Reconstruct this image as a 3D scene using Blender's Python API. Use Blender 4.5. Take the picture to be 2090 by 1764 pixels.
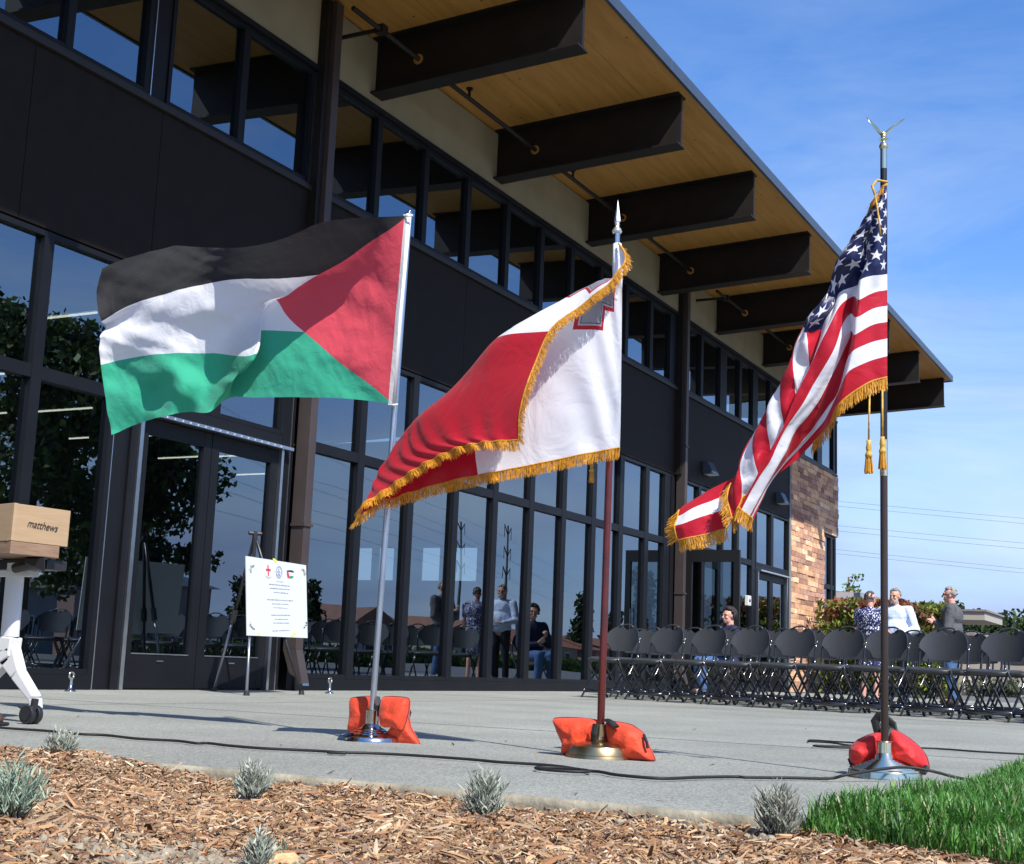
import bpy, bmesh, math, random
import numpy as np
from mathutils import Vector, Matrix, noise
random.seed(7); rng = np.random.default_rng(7)
R = math.radians
S = 0.785                      # one survey unit (facade module measure) = 0.785 m
for o in list(bpy.data.objects): bpy.data.objects.remove(o)
scn = bpy.context.scene
col = scn.collection
# ------------------------------------------------------------------ camera
FPX, YAW, PIT, ROL, CH = 2788.45, 0.48604, 0.168478, 0.039963, 0.42
W_, H_ = 2090, 1764
_cy, _sy = math.cos(YAW), math.sin(YAW)
cf = Vector((-_sy*math.cos(PIT), _cy*math.cos(PIT), math.sin(PIT)))
cr0 = Vector((_cy, _sy, 0)); cu0 = cr0.cross(cf)
cr = cr0*math.cos(ROL) + cu0*math.sin(ROL); cu = -cr0*math.sin(ROL) + cu0*math.cos(ROL)
cam = bpy.data.cameras.new('camera'); camo = bpy.data.objects.new('camera', cam); col.objects.link(camo)
camo.matrix_world = Matrix(((cr.x, cu.x, -cf.x, 0), (cr.y, cu.y, -cf.y, 0), (cr.z, cu.z, -cf.z, CH*S), (0, 0, 0, 1)))
cam.sensor_width = 36; cam.lens = FPX/W_*36; cam.clip_start = .05; cam.clip_end = 4000
scn.camera = camo
# ------------------------------------------------------------------ light, sky, exposure
SUN_AZ = math.atan2(.845, -.535); SUN_EL = R(49)
world = bpy.data.worlds.new('World'); scn.world = world; world.use_nodes = True
wn, wl = world.node_tree.nodes, world.node_tree.links
wn.clear()
wout = wn.new('ShaderNodeOutputWorld'); wbg = wn.new('ShaderNodeBackground'); wbg.inputs[1].default_value = .145
sky = wn.new('ShaderNodeTexSky'); sky.sky_type = 'NISHITA'; sky.sun_disc = False
sky.sun_elevation = SUN_EL; sky.sun_rotation = SUN_AZ; sky.air_density = 1.0; sky.dust_density = .4; sky.ozone_density = 1.8
wtc = wn.new('ShaderNodeTexCoord'); wmp = wn.new('ShaderNodeMapping'); wmp.inputs['Scale'].default_value = (1, 1, 3.2)
wmp.inputs['Rotation'].default_value = (0, 0, .4)
wno = wn.new('ShaderNodeTexNoise'); wno.inputs['Scale'].default_value = 3.1; wno.inputs['Detail'].default_value = 7; wno.inputs['Roughness'].default_value = .56
wl.new(wtc.outputs['Generated'], wmp.inputs[0]); wl.new(wmp.outputs[0], wno.inputs['Vector'])
wr = wn.new('ShaderNodeValToRGB'); wr.color_ramp.elements[0].position = .42; wr.color_ramp.elements[1].position = .7
wl.new(wno.outputs[0], wr.inputs[0])
wsx = wn.new('ShaderNodeSeparateXYZ'); wl.new(wtc.outputs['Generated'], wsx.inputs[0])
wmr = wn.new('ShaderNodeMapRange'); wmr.inputs[1].default_value = 0.0; wmr.inputs[2].default_value = .42; wmr.inputs[3].default_value = 1; wmr.inputs[4].default_value = 0.04
wl.new(wsx.outputs[2], wmr.inputs[0])
whz = wn.new('ShaderNodeMapRange'); whz.inputs[1].default_value = .0; whz.inputs[2].default_value = .30; whz.inputs[3].default_value = .92; whz.inputs[4].default_value = 0; whz.interpolation_type = 'SMOOTHSTEP'
wl.new(wsx.outputs[2], whz.inputs[0])
wm0 = wn.new('ShaderNodeMath'); wm0.operation = 'MULTIPLY'; wl.new(wr.outputs[0], wm0.inputs[0]); wl.new(wmr.outputs[0], wm0.inputs[1])
wmu = wn.new('ShaderNodeMath'); wmu.operation = 'MAXIMUM'; wl.new(wm0.outputs[0], wmu.inputs[0]); wl.new(whz.outputs[0], wmu.inputs[1])
# lilac cloud bank low over the horizon
wn2 = wn.new('ShaderNodeTexNoise'); wn2.inputs['Scale'].default_value = 4.2; wn2.inputs['Detail'].default_value = 5; wl.new(wmp.outputs[0], wn2.inputs['Vector'])
wr2 = wn.new('ShaderNodeValToRGB'); wr2.color_ramp.elements[0].position = .40; wr2.color_ramp.elements[0].color = (2.25/6, 3.35/6, 5.2/6, 1); wr2.color_ramp.elements[1].position = .60; wr2.color_ramp.elements[1].color = (1.75/6, 2.2/6, 3.9/6, 1); wl.new(wn2.outputs[0], wr2.inputs[0])
wsc = wn.new('ShaderNodeVectorMath'); wsc.operation = 'SCALE'; wsc.inputs['Scale'].default_value = 6.0; wl.new(wr2.outputs[0], wsc.inputs[0])
wmx = wn.new('ShaderNodeMix'); wmx.data_type = 'RGBA'; wl.new(wmu.outputs[0], wmx.inputs[0])
wmx.inputs[7].default_value = (2.0, 2.85, 4.25, 1)
whs = wn.new('ShaderNodeHueSaturation'); whs.inputs['Saturation'].default_value = 1.30; whs.inputs['Value'].default_value = 1.0
wl.new(wsc.outputs[0], wmx.inputs[7]); wl.new(sky.outputs[0], whs.inputs['Color']); wgn = wn.new('ShaderNodeVectorMath'); wgn.operation = 'MULTIPLY'; wgn.inputs[1].default_value = (1.04, .95, 1.10); wl.new(whs.outputs[0], wgn.inputs[0]); wl.new(wgn.outputs[0], wmx.inputs[6])
# thin white cloud: wisps higher up and a soft bank above the horizon
wn3 = wn.new('ShaderNodeTexNoise'); wn3.inputs['Scale'].default_value = 2.3; wn3.inputs['Detail'].default_value = 8; wn3.inputs['Roughness'].default_value = .6; wn3.inputs['Distortion'].default_value = .5
wmp3 = wn.new('ShaderNodeMapping'); wmp3.inputs['Scale'].default_value = (1, 1, 4.2); wmp3.inputs['Location'].default_value = (3.1, .7, .2); wl.new(wtc.outputs['Generated'], wmp3.inputs[0]); wl.new(wmp3.outputs[0], wn3.inputs['Vector'])
wr3 = wn.new('ShaderNodeValToRGB'); wr3.color_ramp.elements[0].position = .46; wr3.color_ramp.elements[1].position = .72; wl.new(wn3.outputs[0], wr3.inputs[0])
wb3 = wn.new('ShaderNodeMapRange'); wb3.inputs[1].default_value = .10; wb3.inputs[2].default_value = .46; wb3.inputs[3].default_value = .85; wb3.inputs[4].default_value = .10; wl.new(wsx.outputs[2], wb3.inputs[0])
wm3 = wn.new('ShaderNodeMath'); wm3.operation = 'MULTIPLY'; wl.new(wr3.outputs[0], wm3.inputs[0]); wl.new(wb3.outputs[0], wm3.inputs[1])
wmx3 = wn.new('ShaderNodeMix'); wmx3.data_type = 'RGBA'; wl.new(wm3.outputs[0], wmx3.inputs[0]); wl.new(wmx.outputs[2], wmx3.inputs[6]); wmx3.inputs[7].default_value = (3.7, 4.4, 5.3, 1)
wl.new(wmx3.outputs[2], wbg.inputs[0]); wl.new(wbg.outputs[0], wout.inputs[0])
sl = bpy.data.lights.new('sun', 'SUN'); sl.energy = 5.0; sl.angle = R(.5); sl.color = (1, .96, .9)
so = bpy.data.objects.new('sun', sl); col.objects.link(so)
sdir = Vector((.845*math.cos(SUN_EL), -.535*math.cos(SUN_EL), math.sin(SUN_EL)))
so.rotation_euler = sdir.to_track_quat('Z', 'Y').to_euler(); so.location = sdir*50
vs = scn.view_settings; vs.view_transform = 'Standard'; vs.look = 'None'; vs.gamma = 1; vs.exposure = 0.5; vs.use_curve_mapping = False
try:
    scn.cycles.max_bounces = 8; scn.cycles.transparent_max_bounces = 16
except Exception: pass
# ------------------------------------------------------------------ helpers
def ray(px, py): return cf + cr*((px - W_/2)/FPX) - cu*((py - H_/2)/FPX)
C0 = Vector((0, 0, CH))
def at_y(px, py, Y): d = ray(px, py); return C0 + d*(Y/d.y)            # survey units
def at_x(px, py, X): d = ray(px, py); return C0 + d*(X/d.x)
def at_z(px, py, Z=0): d = ray(px, py); return C0 + d*((Z - CH)/d.z)
def tag(o, label=None, cat=None, group=None, kind=None):
    if label: o['label'] = label
    if cat: o['category'] = cat
    if group: o['group'] = group
    if kind: o['kind'] = kind
    return o
def empty(name, loc=(0, 0, 0), rz=0, **k):
    o = bpy.data.objects.new(name, None); col.objects.link(o); o.location = loc; o.rotation_euler = (0, 0, rz)
    o.empty_display_size = .1
    return tag(o, **k)
class MB:
    def __init__(s, sc=1.0): s.v, s.f, s.m, s.c, s.uv, s.sc = [], [], [], [], {}, sc; s.mi = 0; s.cc = None
    def add(s, vs_, fs):
        b = len(s.v); s.v += [tuple(v) for v in vs_]
        for f in fs: s.f.append([b+i for i in f]); s.m.append(s.mi); s.c.append(s.cc)
        return b
    def box(s, x0, x1, y0, y1, z0, z1):
        s.add([(x0,y0,z0),(x1,y0,z0),(x1,y1,z0),(x0,y1,z0),(x0,y0,z1),(x1,y0,z1),(x1,y1,z1),(x0,y1,z1)],
              [(3,2,1,0),(4,5,6,7),(0,1,5,4),(1,2,6,5),(2,3,7,6),(3,0,4,7)])
    def hexa(s, b, t):    # bottom quad, top quad
        s.add(list(b)+list(t), [(3,2,1,0),(4,5,6,7),(0,1,5,4),(1,2,6,5),(2,3,7,6),(3,0,4,7)])
    def tube(s, pts, rad, n=8, cap=True, flat=1.0):
        pts = [Vector(p) for p in pts]; k = len(pts)
        if not hasattr(rad, '__len__'): rad = [rad]*k
        b = len(s.v); up = None
        for i, p in enumerate(pts):
            t = (pts[min(i+1,k-1)] - pts[max(i-1,0)]).normalized()
            if up is None: up = Vector((0,0,1)) if abs(t.z) < .9 else Vector((0,1,0))
            a = t.cross(up).normalized(); c = a.cross(t).normalized(); up = c
            for j in range(n):
                th = 2*math.pi*j/n
                s.v.append(tuple(p + a*(rad[i]*math.cos(th)) + c*(rad[i]*flat*math.sin(th))))
        for i in range(k-1):
            for j in range(n):
                s.f.append([b+i*n+j, b+i*n+(j+1)%n, b+(i+1)*n+(j+1)%n, b+(i+1)*n+j]); s.m.append(s.mi); s.c.append(s.cc)
        if cap:
            s.f.append([b+j for j in range(n)][::-1]); s.m.append(s.mi); s.c.append(s.cc)
            s.f.append([b+(k-1)*n+j for j in range(n)]); s.m.append(s.mi); s.c.append(s.cc)
    def lathe(s, prof, c, n=40):
        b = len(s.v); k = len(prof); cx, cy, cz = c
        for r, z in prof:
            for j in range(n):
                th = 2*math.pi*j/n; s.v.append((cx+r*math.cos(th), cy+r*math.sin(th), cz+z))
        for i in range(k-1):
            for j in range(n):
                s.f.append([b+i*n+j, b+i*n+(j+1)%n, b+(i+1)*n+(j+1)%n, b+(i+1)*n+j]); s.m.append(s.mi); s.c.append(s.cc)
    def ball(s, c, r, n=12, m=8):
        if not hasattr(r, '__len__'): r = (r, r, r)
        b = len(s.v)
        for i in range(m+1):
            ph = math.pi*i/m
            for j in range(n):
                th = 2*math.pi*j/n
                s.v.append((c[0]+r[0]*math.sin(ph)*math.cos(th), c[1]+r[1]*math.sin(ph)*math.sin(th), c[2]+r[2]*math.cos(ph)))
        for i in range(m):
            for j in range(n):
                s.f.append([b+i*n+j, b+(i+1)*n+j, b+(i+1)*n+(j+1)%n, b+i*n+(j+1)%n]); s.m.append(s.mi); s.c.append(s.cc)
    def cap_(s, p0, r0, p1, r1, n=12):   # rounded tapered limb
        p0, p1 = Vector(p0), Vector(p1); d = (p1-p0); L = d.length; t = d/L
        pts, rr = [], []
        for a in (0.12, .5, .87): pts.append(p0 - t*r0*math.cos(a*math.pi/2)); rr.append(r0*math.sin(a*math.pi/2))
        pts += [p0, p1]; rr += [r0, r1]
        for a in (.87, .5, .12): pts.append(p1 + t*r1*math.cos(a*math.pi/2)); rr.append(r1*math.sin(a*math.pi/2))
        s.tube(pts, rr, n)
    def grid(s, P, closeu=False):
        nu, nv = len(P), len(P[0]); b = len(s.v)
        for r_ in P: s.v += [tuple(p) for p in r_]
        for i in range(nu-1):
            for j in range(nv-1):
                s.f.append([b+i*nv+j, b+(i+1)*nv+j, b+(i+1)*nv+j+1, b+i*nv+j+1]); s.m.append(s.mi); s.c.append(s.cc)
        return b
    def prism(s, poly, h):   # poly of Vector (planar), offset vector h
        n = len(poly); h = Vector(h); b = len(s.v)
        s.v += [tuple(p) for p in poly] + [tuple(Vector(p)+h) for p in poly]
        fs = [[b+i for i in range(n)][::-1], [b+n+i for i in range(n)]] + [[b+i, b+(i+1)%n, b+n+(i+1)%n, b+n+i] for i in range(n)]
        for f in fs: s.f.append(f); s.m.append(s.mi); s.c.append(s.cc)
    def build(s, name, mats, parent=None, smooth=False, loc=None, bevel=0, auto=None):
        me = bpy.data.meshes.new(name)
        V = np.array(s.v, float)*s.sc
        if loc is not None: V = V - np.array(loc)
        me.from_pydata(V.tolist(), [], s.f)
        if not isinstance(mats, (list, tuple)): mats = [mats]
        for m in mats: me.materials.append(m)
        if any(s.m): me.polygons.foreach_set('material_index', s.m)
        if any(c is not None for c in s.c):
            ca = me.color_attributes.new('Col', 'FLOAT_COLOR', 'CORNER')
            arr = []
            for f, c in zip(s.f, s.c):
                c = c or (.5,.5,.5); arr += [c[0], c[1], c[2], 1.0]*len(f)
            ca.data.foreach_set('color', arr)
        if smooth: me.polygons.foreach_set('use_smooth', [True]*len(s.f))
        me.validate(clean_customdata=False); me.update()
        o = bpy.data.objects.new(name, me); col.objects.link(o)
        if loc is not None: o.location = loc
        if parent is not None: o.parent = parent
        if smooth and auto:
            md = o.modifiers.new('edge', 'EDGE_SPLIT'); md.split_angle = R(auto)
        if bevel:
            md = o.modifiers.new('bevel', 'BEVEL'); md.width = bevel; md.segments = 2; md.limit_method = 'ANGLE'
        return o
def copy_tree(o, parent=None):
    c = o.copy(); col.objects.link(c)
    if parent is not None: c.parent = parent
    for ch in o.children: copy_tree(ch, c)
    return c
# ------------------------------------------------------------------ materials
MATS = {}
def mat(name, color, rough=.6, metal=0, spec=.5, nscale=0, namt=0, bump=0, bscale=0, attr=False, sheen=0, coat=0, trans=0):
    m = bpy.data.materials.new(name); m.use_nodes = True; n, l = m.node_tree.nodes, m.node_tree.links
    p = n['Principled BSDF']; p.inputs['Base Color'].default_value = (*color, 1)
    p.inputs['Roughness'].default_value = rough; p.inputs['Metallic'].default_value = metal
    p.inputs['Specular IOR Level'].default_value = spec
    if coat: p.inputs['Coat Weight'].default_value = coat; p.inputs['Coat Roughness'].default_value = .05
    if sheen: p.inputs['Sheen Weight'].default_value = sheen
    tc = n.new('ShaderNodeTexCoord'); src = None
    if attr:
        a = n.new('ShaderNodeAttribute'); a.attribute_name = 'Col'; src = a.outputs['Color']
        l.new(src, p.inputs['Base Color'])
    if nscale:
        t = n.new('ShaderNodeTexNoise'); t.inputs['Scale'].default_value = nscale; t.inputs['Detail'].default_value = 6
        l.new(tc.outputs['Object'], t.inputs['Vector'])
        mr = n.new('ShaderNodeMapRange'); mr.inputs[1].default_value = .3; mr.inputs[2].default_value = .7
        mr.inputs[3].default_value = 1-namt; mr.inputs[4].default_value = 1+namt; l.new(t.outputs[0], mr.inputs[0])
        vm = n.new('ShaderNodeVectorMath'); vm.operation = 'SCALE'
        if src is None:
            rgb = n.new('ShaderNodeRGB'); rgb.outputs[0].default_value = (*color, 1); src = rgb.outputs[0]
        l.new(src, vm.inputs[0]); l.new(mr.outputs[0], vm.inputs['Scale']); l.new(vm.outputs[0], p.inputs['Base Color'])
    if bump:
        t2 = n.new('ShaderNodeTexNoise'); t2.inputs['Scale'].default_value = bscale or nscale; t2.inputs['Detail'].default_value = 5
        l.new(tc.outputs['Object'], t2.inputs['Vector'])
        b = n.new('ShaderNodeBump'); b.inputs['Strength'].default_value = bump; b.inputs['Distance'].default_value = .01
        l.new(t2.outputs[0], b.inputs['Height']); l.new(b.outputs[0], p.inputs['Normal'])
    if trans:
        tr = n.new('ShaderNodeBsdfTranslucent'); mx = n.new('ShaderNodeMixShader'); mx.inputs[0].default_value = trans
        pc = p.inputs['Base Color']
        if pc.is_linked: l.new(pc.links[0].from_socket, tr.inputs[0])
        else: tr.inputs[0].default_value = (*color, 1)
        l.new(p.outputs[0], mx.inputs[1]); l.new(tr.outputs[0], mx.inputs[2]); l.new(mx.outputs[0], n['Material Output'].inputs[0])
    MATS[name] = m
    return m
def emis(name, color, st):
    m = bpy.data.materials.new(name); m.use_nodes = True; n, l = m.node_tree.nodes, m.node_tree.links
    p = n['Principled BSDF']; p.inputs['Emission Color'].default_value = (*color, 1); p.inputs['Emission Strength'].default_value = st
    return m
M_frame = mat('dark_anodised_frame', (.0070,.0078,.0100), .48, 0, .2, 3, .15)
M_panel = mat('dark_bronze_panel', (.0135,.0098,.0080), .65, 0, .15, 6, .14, .05, 60)
M_steel = mat('painted_steel', (.0115,.0090,.0078), .55, 0, .3, 5, .2, .04, 40)
M_dpipe = mat('brown_downpipe', (.050,.038,.036), .5, 0, .4, 4, .12)
M_stucco = mat('cream_stucco', (.25,.22,.145), .85, 0, .3, 2.5, .08, .08, 90)
M_alu = mat('bright_aluminium', (.62,.64,.66), .3, 1, .5, 8, .1)
M_fascia = mat('metal_fascia', (.06,.08,.11), .4, .3, .5, 3, .08)
M_white = mat('white_plastic', (.6,.6,.58), .4, 0, .5, 4, .04)
M_black = mat('black_plastic', (.018,.018,.02), .38, 0, .5, 10, .2)
M_rub = mat('black_rubber', (.012,.012,.012), .6, 0, .4)
M_chrome = mat('chrome', (.78,.70,.48), .15, 1, .5)
M_chromeb = mat('silver_chrome', (.55,.54,.50), .14, 1, .5)
M_gold = mat('satin_gold', (.50,.38,.19), .30, 1, .5, 7, .1)
M_goldfr = mat('gold_fringe', (.70,.34,.030), .5, 0, .5, 60, .25, 0, 0, trans=.25)
M_cord = mat('gold_cord', (.52,.31,.04), .5, 0, .5, 90, .35, .3, 300)
def wood_ceiling():
    m = mat('clt_soffit', (.5,.27,.08), .65); n, l = m.node_tree.nodes, m.node_tree.links; p = n['Principled BSDF']
    tc = n.new('ShaderNodeTexCoord'); mp = n.new('ShaderNodeMapping'); mp.inputs['Scale'].default_value = (9, .8, 1)
    l.new(tc.outputs['Object'], mp.inputs[0])
    t = n.new('ShaderNodeTexNoise'); t.inputs['Scale'].default_value = 1.6; t.inputs['Detail'].default_value = 8; l.new(mp.outputs[0], t.inputs[0])
    cr_ = n.new('ShaderNodeValToRGB'); e = cr_.color_ramp.elements
    e[0].position = .3; e[0].color = (.34,.165,.030,1); e[1].position = .72; e[1].color = (.45,.23,.056,1); l.new(t.outputs[0], cr_.inputs[0])
    v = n.new('ShaderNodeTexVoronoi'); v.inputs['Scale'].default_value = 4.5; l.new(tc.outputs['Object'], v.inputs['Vector'])
    k = n.new('ShaderNodeValToRGB'); k.color_ramp.elements[0].position = .05; k.color_ramp.elements[0].color = (.22,.2,.2,1)
    k.color_ramp.elements[1].position = .085; k.color_ramp.elements[1].color = (1,1,1,1); l.new(v.outputs['Distance'], k.inputs[0])
    # plank joints every 0.14 m across X
    sp = n.new('ShaderNodeSeparateXYZ'); l.new(tc.outputs['Object'], sp.inputs[0])
    mo = n.new('ShaderNodeMath'); mo.operation = 'PINGPONG'; mo.inputs[1].default_value = .6; l.new(sp.outputs[0], mo.inputs[0])
    jt = n.new('ShaderNodeMath'); jt.operation = 'LESS_THAN'; jt.inputs[1].default_value = .004; l.new(mo.outputs[0], jt.inputs[0])
    mu = n.new('ShaderNodeMix'); mu.data_type = 'RGBA'; mu.blend_type = 'MULTIPLY'; mu.inputs[0].default_value = 1
    l.new(cr_.outputs[0], mu.inputs[6]); l.new(k.outputs[0], mu.inputs[7])
    m2 = n.new('ShaderNodeMix'); m2.data_type = 'RGBA'; l.new(jt.outputs[0], m2.inputs[0]); l.new(mu.outputs[2], m2.inputs[6]); m2.inputs[7].default_value = (.2,.1,.03,1)
    l.new(m2.outputs[2], p.inputs['Base Color']); return m
M_wood = wood_ceiling()
def glass_mat():
    m = bpy.data.materials.new('tinted_glass'); m.use_nodes = True; n, l = m.node_tree.nodes, m.node_tree.links; n.clear()
    out = n.new('ShaderNodeOutputMaterial'); mx = n.new('ShaderNodeMixShader')
    tr = n.new('ShaderNodeBsdfTransparent'); tr.inputs[0].default_value = (.30,.36,.36,1)
    gl = n.new('ShaderNodeBsdfGlossy'); gl.inputs['Roughness'].default_value = 0.0; gl.inputs[0].default_value = (.74,.88,1,1)
    fr = n.new('ShaderNodeFresnel'); fr.inputs[0].default_value = 1.85
    ad = n.new('ShaderNodeMath'); ad.operation = 'MULTIPLY_ADD'; ad.inputs[1].default_value = 1.15; ad.inputs[2].default_value = .14
    tc = n.new('ShaderNodeTexCoord'); no = n.new('ShaderNodeTexNoise'); no.inputs['Scale'].default_value = .55; no.inputs['Detail'].default_value = 1
    bp = n.new('ShaderNodeBump'); bp.inputs['Strength'].default_value = .35; bp.inputs['Distance'].default_value = .010
    l.new(tc.outputs['Object'], no.inputs[0]); l.new(no.outputs[0], bp.inputs['Height']); l.new(bp.outputs[0], gl.inputs['Normal'])
    l.new(fr.outputs[0], ad.inputs[0]); l.new(ad.outputs[0], mx.inputs[0]); l.new(tr.outputs[0], mx.inputs[1]); l.new(gl.outputs[0], mx.inputs[2]); l.new(mx.outputs[0], out.inputs[0])
    return m
M_glass = glass_mat()
def concrete():
    m = mat('patio_concrete', (.36,.37,.37), .85); n, l = m.node_tree.nodes, m.node_tree.links; p = n['Principled BSDF']
    tc = n.new('ShaderNodeTexCoord')
    v = n.new('ShaderNodeTexVoronoi'); v.inputs['Scale'].default_value = 170; l.new(tc.outputs['Object'], v.inputs['Vector'])
    c1 = n.new('ShaderNodeValToRGB'); e = c1.color_ramp.elements; e[0].position = 0; e[0].color = (.150,.160,.140,1); e[1].position = 1; e[1].color = (.345,.352,.305,1)
    sr = n.new('ShaderNodeSeparateColor'); l.new(v.outputs['Color'], sr.inputs[0]); l.new(sr.outputs[0], c1.inputs[0])
    t = n.new('ShaderNodeTexNoise'); t.inputs['Scale'].default_value = 1.3; t.inputs['Detail'].default_value = 8; l.new(tc.outputs['Object'], t.inputs[0])
    mr = n.new('ShaderNodeMapRange'); mr.inputs[1].default_value = .3; mr.inputs[2].default_value = .7; mr.inputs[3].default_value = .88; mr.inputs[4].default_value = 1.1; l.new(t.outputs[0], mr.inputs[0])
    vm = n.new('ShaderNodeVectorMath'); vm.operation = 'SCALE'; l.new(c1.outputs[0], vm.inputs[0]); l.new(mr.outputs[0], vm.inputs['Scale'])
    t5 = n.new('ShaderNodeTexNoise'); t5.inputs['Scale'].default_value = .38; t5.inputs['Detail'].default_value = 9; t5.inputs['Roughness'].default_value = .65; l.new(tc.outputs['Object'], t5.inputs[0])
    m5 = n.new('ShaderNodeMapRange'); m5.inputs[1].default_value = .38; m5.inputs[2].default_value = .62; m5.inputs[3].default_value = .86; m5.inputs[4].default_value = 1.06; l.new(t5.outputs[0], m5.inputs[0])
    v5 = n.new('ShaderNodeVectorMath'); v5.operation = 'SCALE'; l.new(vm.outputs[0], v5.inputs[0]); l.new(m5.outputs[0], v5.inputs['Scale'])
    l.new(v5.outputs[0], p.inputs['Base Color'])
    b = n.new('ShaderNodeBump'); b.inputs['Strength'].default_value = .5; b.inputs['Distance'].default_value = .002; l.new(v.outputs['Distance'], b.inputs['Height']); l.new(b.outputs[0], p.inputs['Normal'])
    return m
M_conc = concrete()
M_kerb = mat('kerb_edge', (.27,.245,.18), .9, 0, .2, 9, .35, .5, 60)
M_soil = mat('soil', (.22,.15,.09), .95, 0, .2, 20, .4, .6, 60)
M_leaf = mat('leaves', (.08,.12,.03), .55, 0, .3, 0, 0, attr=True, trans=.3)
M_bark = mat('bark', (.12,.085,.06), .9, 0, .2, 8, .3, .6, 30)
M_attr = mat('mulch_chip', (.3,.2,.1), .8, 0, .3, attr=True)
M_stone = mat('ledge_stone', (.4,.28,.2), .9, 0, .2, 9, .22, .6, 26, attr=True)
M_matte = mat('painted_wall_tan', (.36,.32,.27), .9, 0, .2, 2, .08)
M_roofg = mat('shingle_roof', (.24,.21,.19), .9, 0, .2, 25, .3, .3, 40)
M_inside = mat('interior_wall', (.20,.20,.19), .9, 0, .2)
M_light = emis('lamp_tube', (1,.9,.75), 1.6)
# ================================================================== BUILDING (survey units, scaled by S)
XF = -10.25
bld = empty('community_hall', (0, 0, 0)); tag(bld, 'dark metal and glass hall with timber soffit, cream band and stone corner', 'building')
def part(mb, name, m, parent=bld, **k): return mb.build(name, m, parent, **k)
# --- dark bronze panels between the two window bands
for y0, y1 in [(-6,5.4),(5.408,7.2),(7.208,8.985),(8.993,10.825),(10.833,13.64),(13.86,17.7),(17.708,21.5),(21.508,26.86),(27.1,31.1),(31.108,35.44)]:
    b = MB(S); b.box(-10.45, XF, y0, y1, 4.5, 6.3); part(b, 'wall_panel', M_panel)
b = MB(S)
for y0, y1 in [(-6,13.62),(13.84,26.86),(27.08,40.2)]: b.box(-10.4, XF+.05, y0, y1, 6.302, 6.36); b.box(-10.4, XF+.02, y0, y1, 6.362, 6.40)
part(b, 'sill_flashing', mat('flashing', (.022,.020,.018), .5, 0, .3))
b = MB(S); b.box(-10.5, XF+.01, -6, 40.2, 8.0, 8.92); part(b, 'stucco_band', M_stucco)
b = MB(S); b.box(-10.4, XF+.05, -6, 40.2, 7.93, 7.998); part(b, 'window_head', M_frame)
# --- roof
def hexx(b, xa, xb, y0, y1, za0, zb0, za1, zb1):   # slab between xa (z za0..za1) and xb (zb0..zb1)
    b.hexa([(xa,y0,za0),(xb,y0,zb0),(xb,y1,zb0),(xa,y1,za0)], [(xa,y0,za1),(xb,y0,zb1),(xb,y1,zb1),(xa,y1,za1)])
b = MB(S); hexx(b, -32, -6.95, -8, 40.48, 7.98, 9.095, 8.04, 9.155); soff = part(b, 'soffit', M_wood)
b = MB(S); hexx(b, -32, -6.97, -8, 40.46, 8.042, 9.157, 8.13, 9.235); roof = part(b, 'roof', M_roofg)
b = MB(S); b.box(-6.948, -6.90, -8, 40.52, 9.07, 9.245); hexx(b, -32, -6.902, 40.482, 40.52, 7.955, 9.07, 8.13, 9.245)
fa = part(b, 'fascia', M_fascia, roof)
b = MB(S)
for y in (6.0, 17.6, 29.4, 38.0): b.box(-6.899, -6.897, y, y+.012, 9.075, 9.24)
part(b, 'fascia_joint', M_alu, fa)
# --- steel beams
for k in range(12):
    Y = 0.57 + 3.59*k; b = MB(S)
    def zs(x): return 8.955 + (x-XF)*.0445
    x0, x1 = XF+.012, -7.08
    hexx(b, x0, x1, Y-.03, Y+.03, zs(x0)-.80, zs(x1)-.80, zs(x0)-.035, zs(x1)-.035)
    hexx(b, x0, x1, Y-.15, Y+.15, zs(x0)-.83, zs(x1)-.83, zs(x0)-.802, zs(x1)-.802)
    hexx(b, x0, x1, Y-.15, Y+.15, zs(x0)-.033, zs(x1)-.033, zs(x0)-.006, zs(x1)-.006)
    bm_ = part(b, 'steel_beam', M_steel)
    if 2 <= k:
        h = MB(S); c = Vector((-9.555, Y, 8.555))
        for sgn in (-1, 1):
            h.prism([c + Vector((.075*math.cos(t), sgn*.034, .075*math.sin(t))) for t in np.linspace(0, 2*math.pi, 25)[:-1]], (0, sgn*-.003, 0))
        h.build('pipe_hole', M_wood, bm_)
# --- sprinkler pipe (hung under the soffit through the beams)
pipe = empty('sprinkler_pipe', (-9.55*S, 13.8*S, 8.555*S)); tag(pipe, 'black sprinkler pipe running through the steel beams under the timber soffit', 'pipe')
def sub(parent, mb, name, m, **k):
    o = mb.build(name, m, None, **k); o.parent = parent; o.matrix_parent_inverse = Matrix.Translation(-parent.location); return o
b = MB(S)
for ya, yb in [(13.3, 26.6), (27.3, 38)]: b.tube([(-9.55, ya, 8.555), (-9.55, yb, 8.555)], .034, 10)
sub(pipe, b, 'pipe', M_steel, smooth=True)
for y in (13.95, 27.9):
    b = MB(S); b.tube([(-10.28, y, 8.56), (-9.5, y, 8.56)], .03, 8); b.box(-9.62, -9.48, y-.06, y+.06, 8.5, 8.61); sub(pipe, b, 'elbow', M_steel)
for k in range(4, 11):
    Y = .57+3.59*k - 2.2
    b = MB(S); b.tube([(-9.55, Y, 8.55), (-9.55, Y, 8.70)], .022, 8); b.tube([(-9.55, Y, 8.69), (-9.55, Y, 8.715)], .05, 10); sub(pipe, b, 'sprinkler_head', M_steel)
    b = MB(S); b.tube([(-9.55, Y-.9, 8.57), (-9.55, Y-.9, 8.98)], .012, 6); sub(pipe, b, 'hanger_rod', M_steel)
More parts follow.
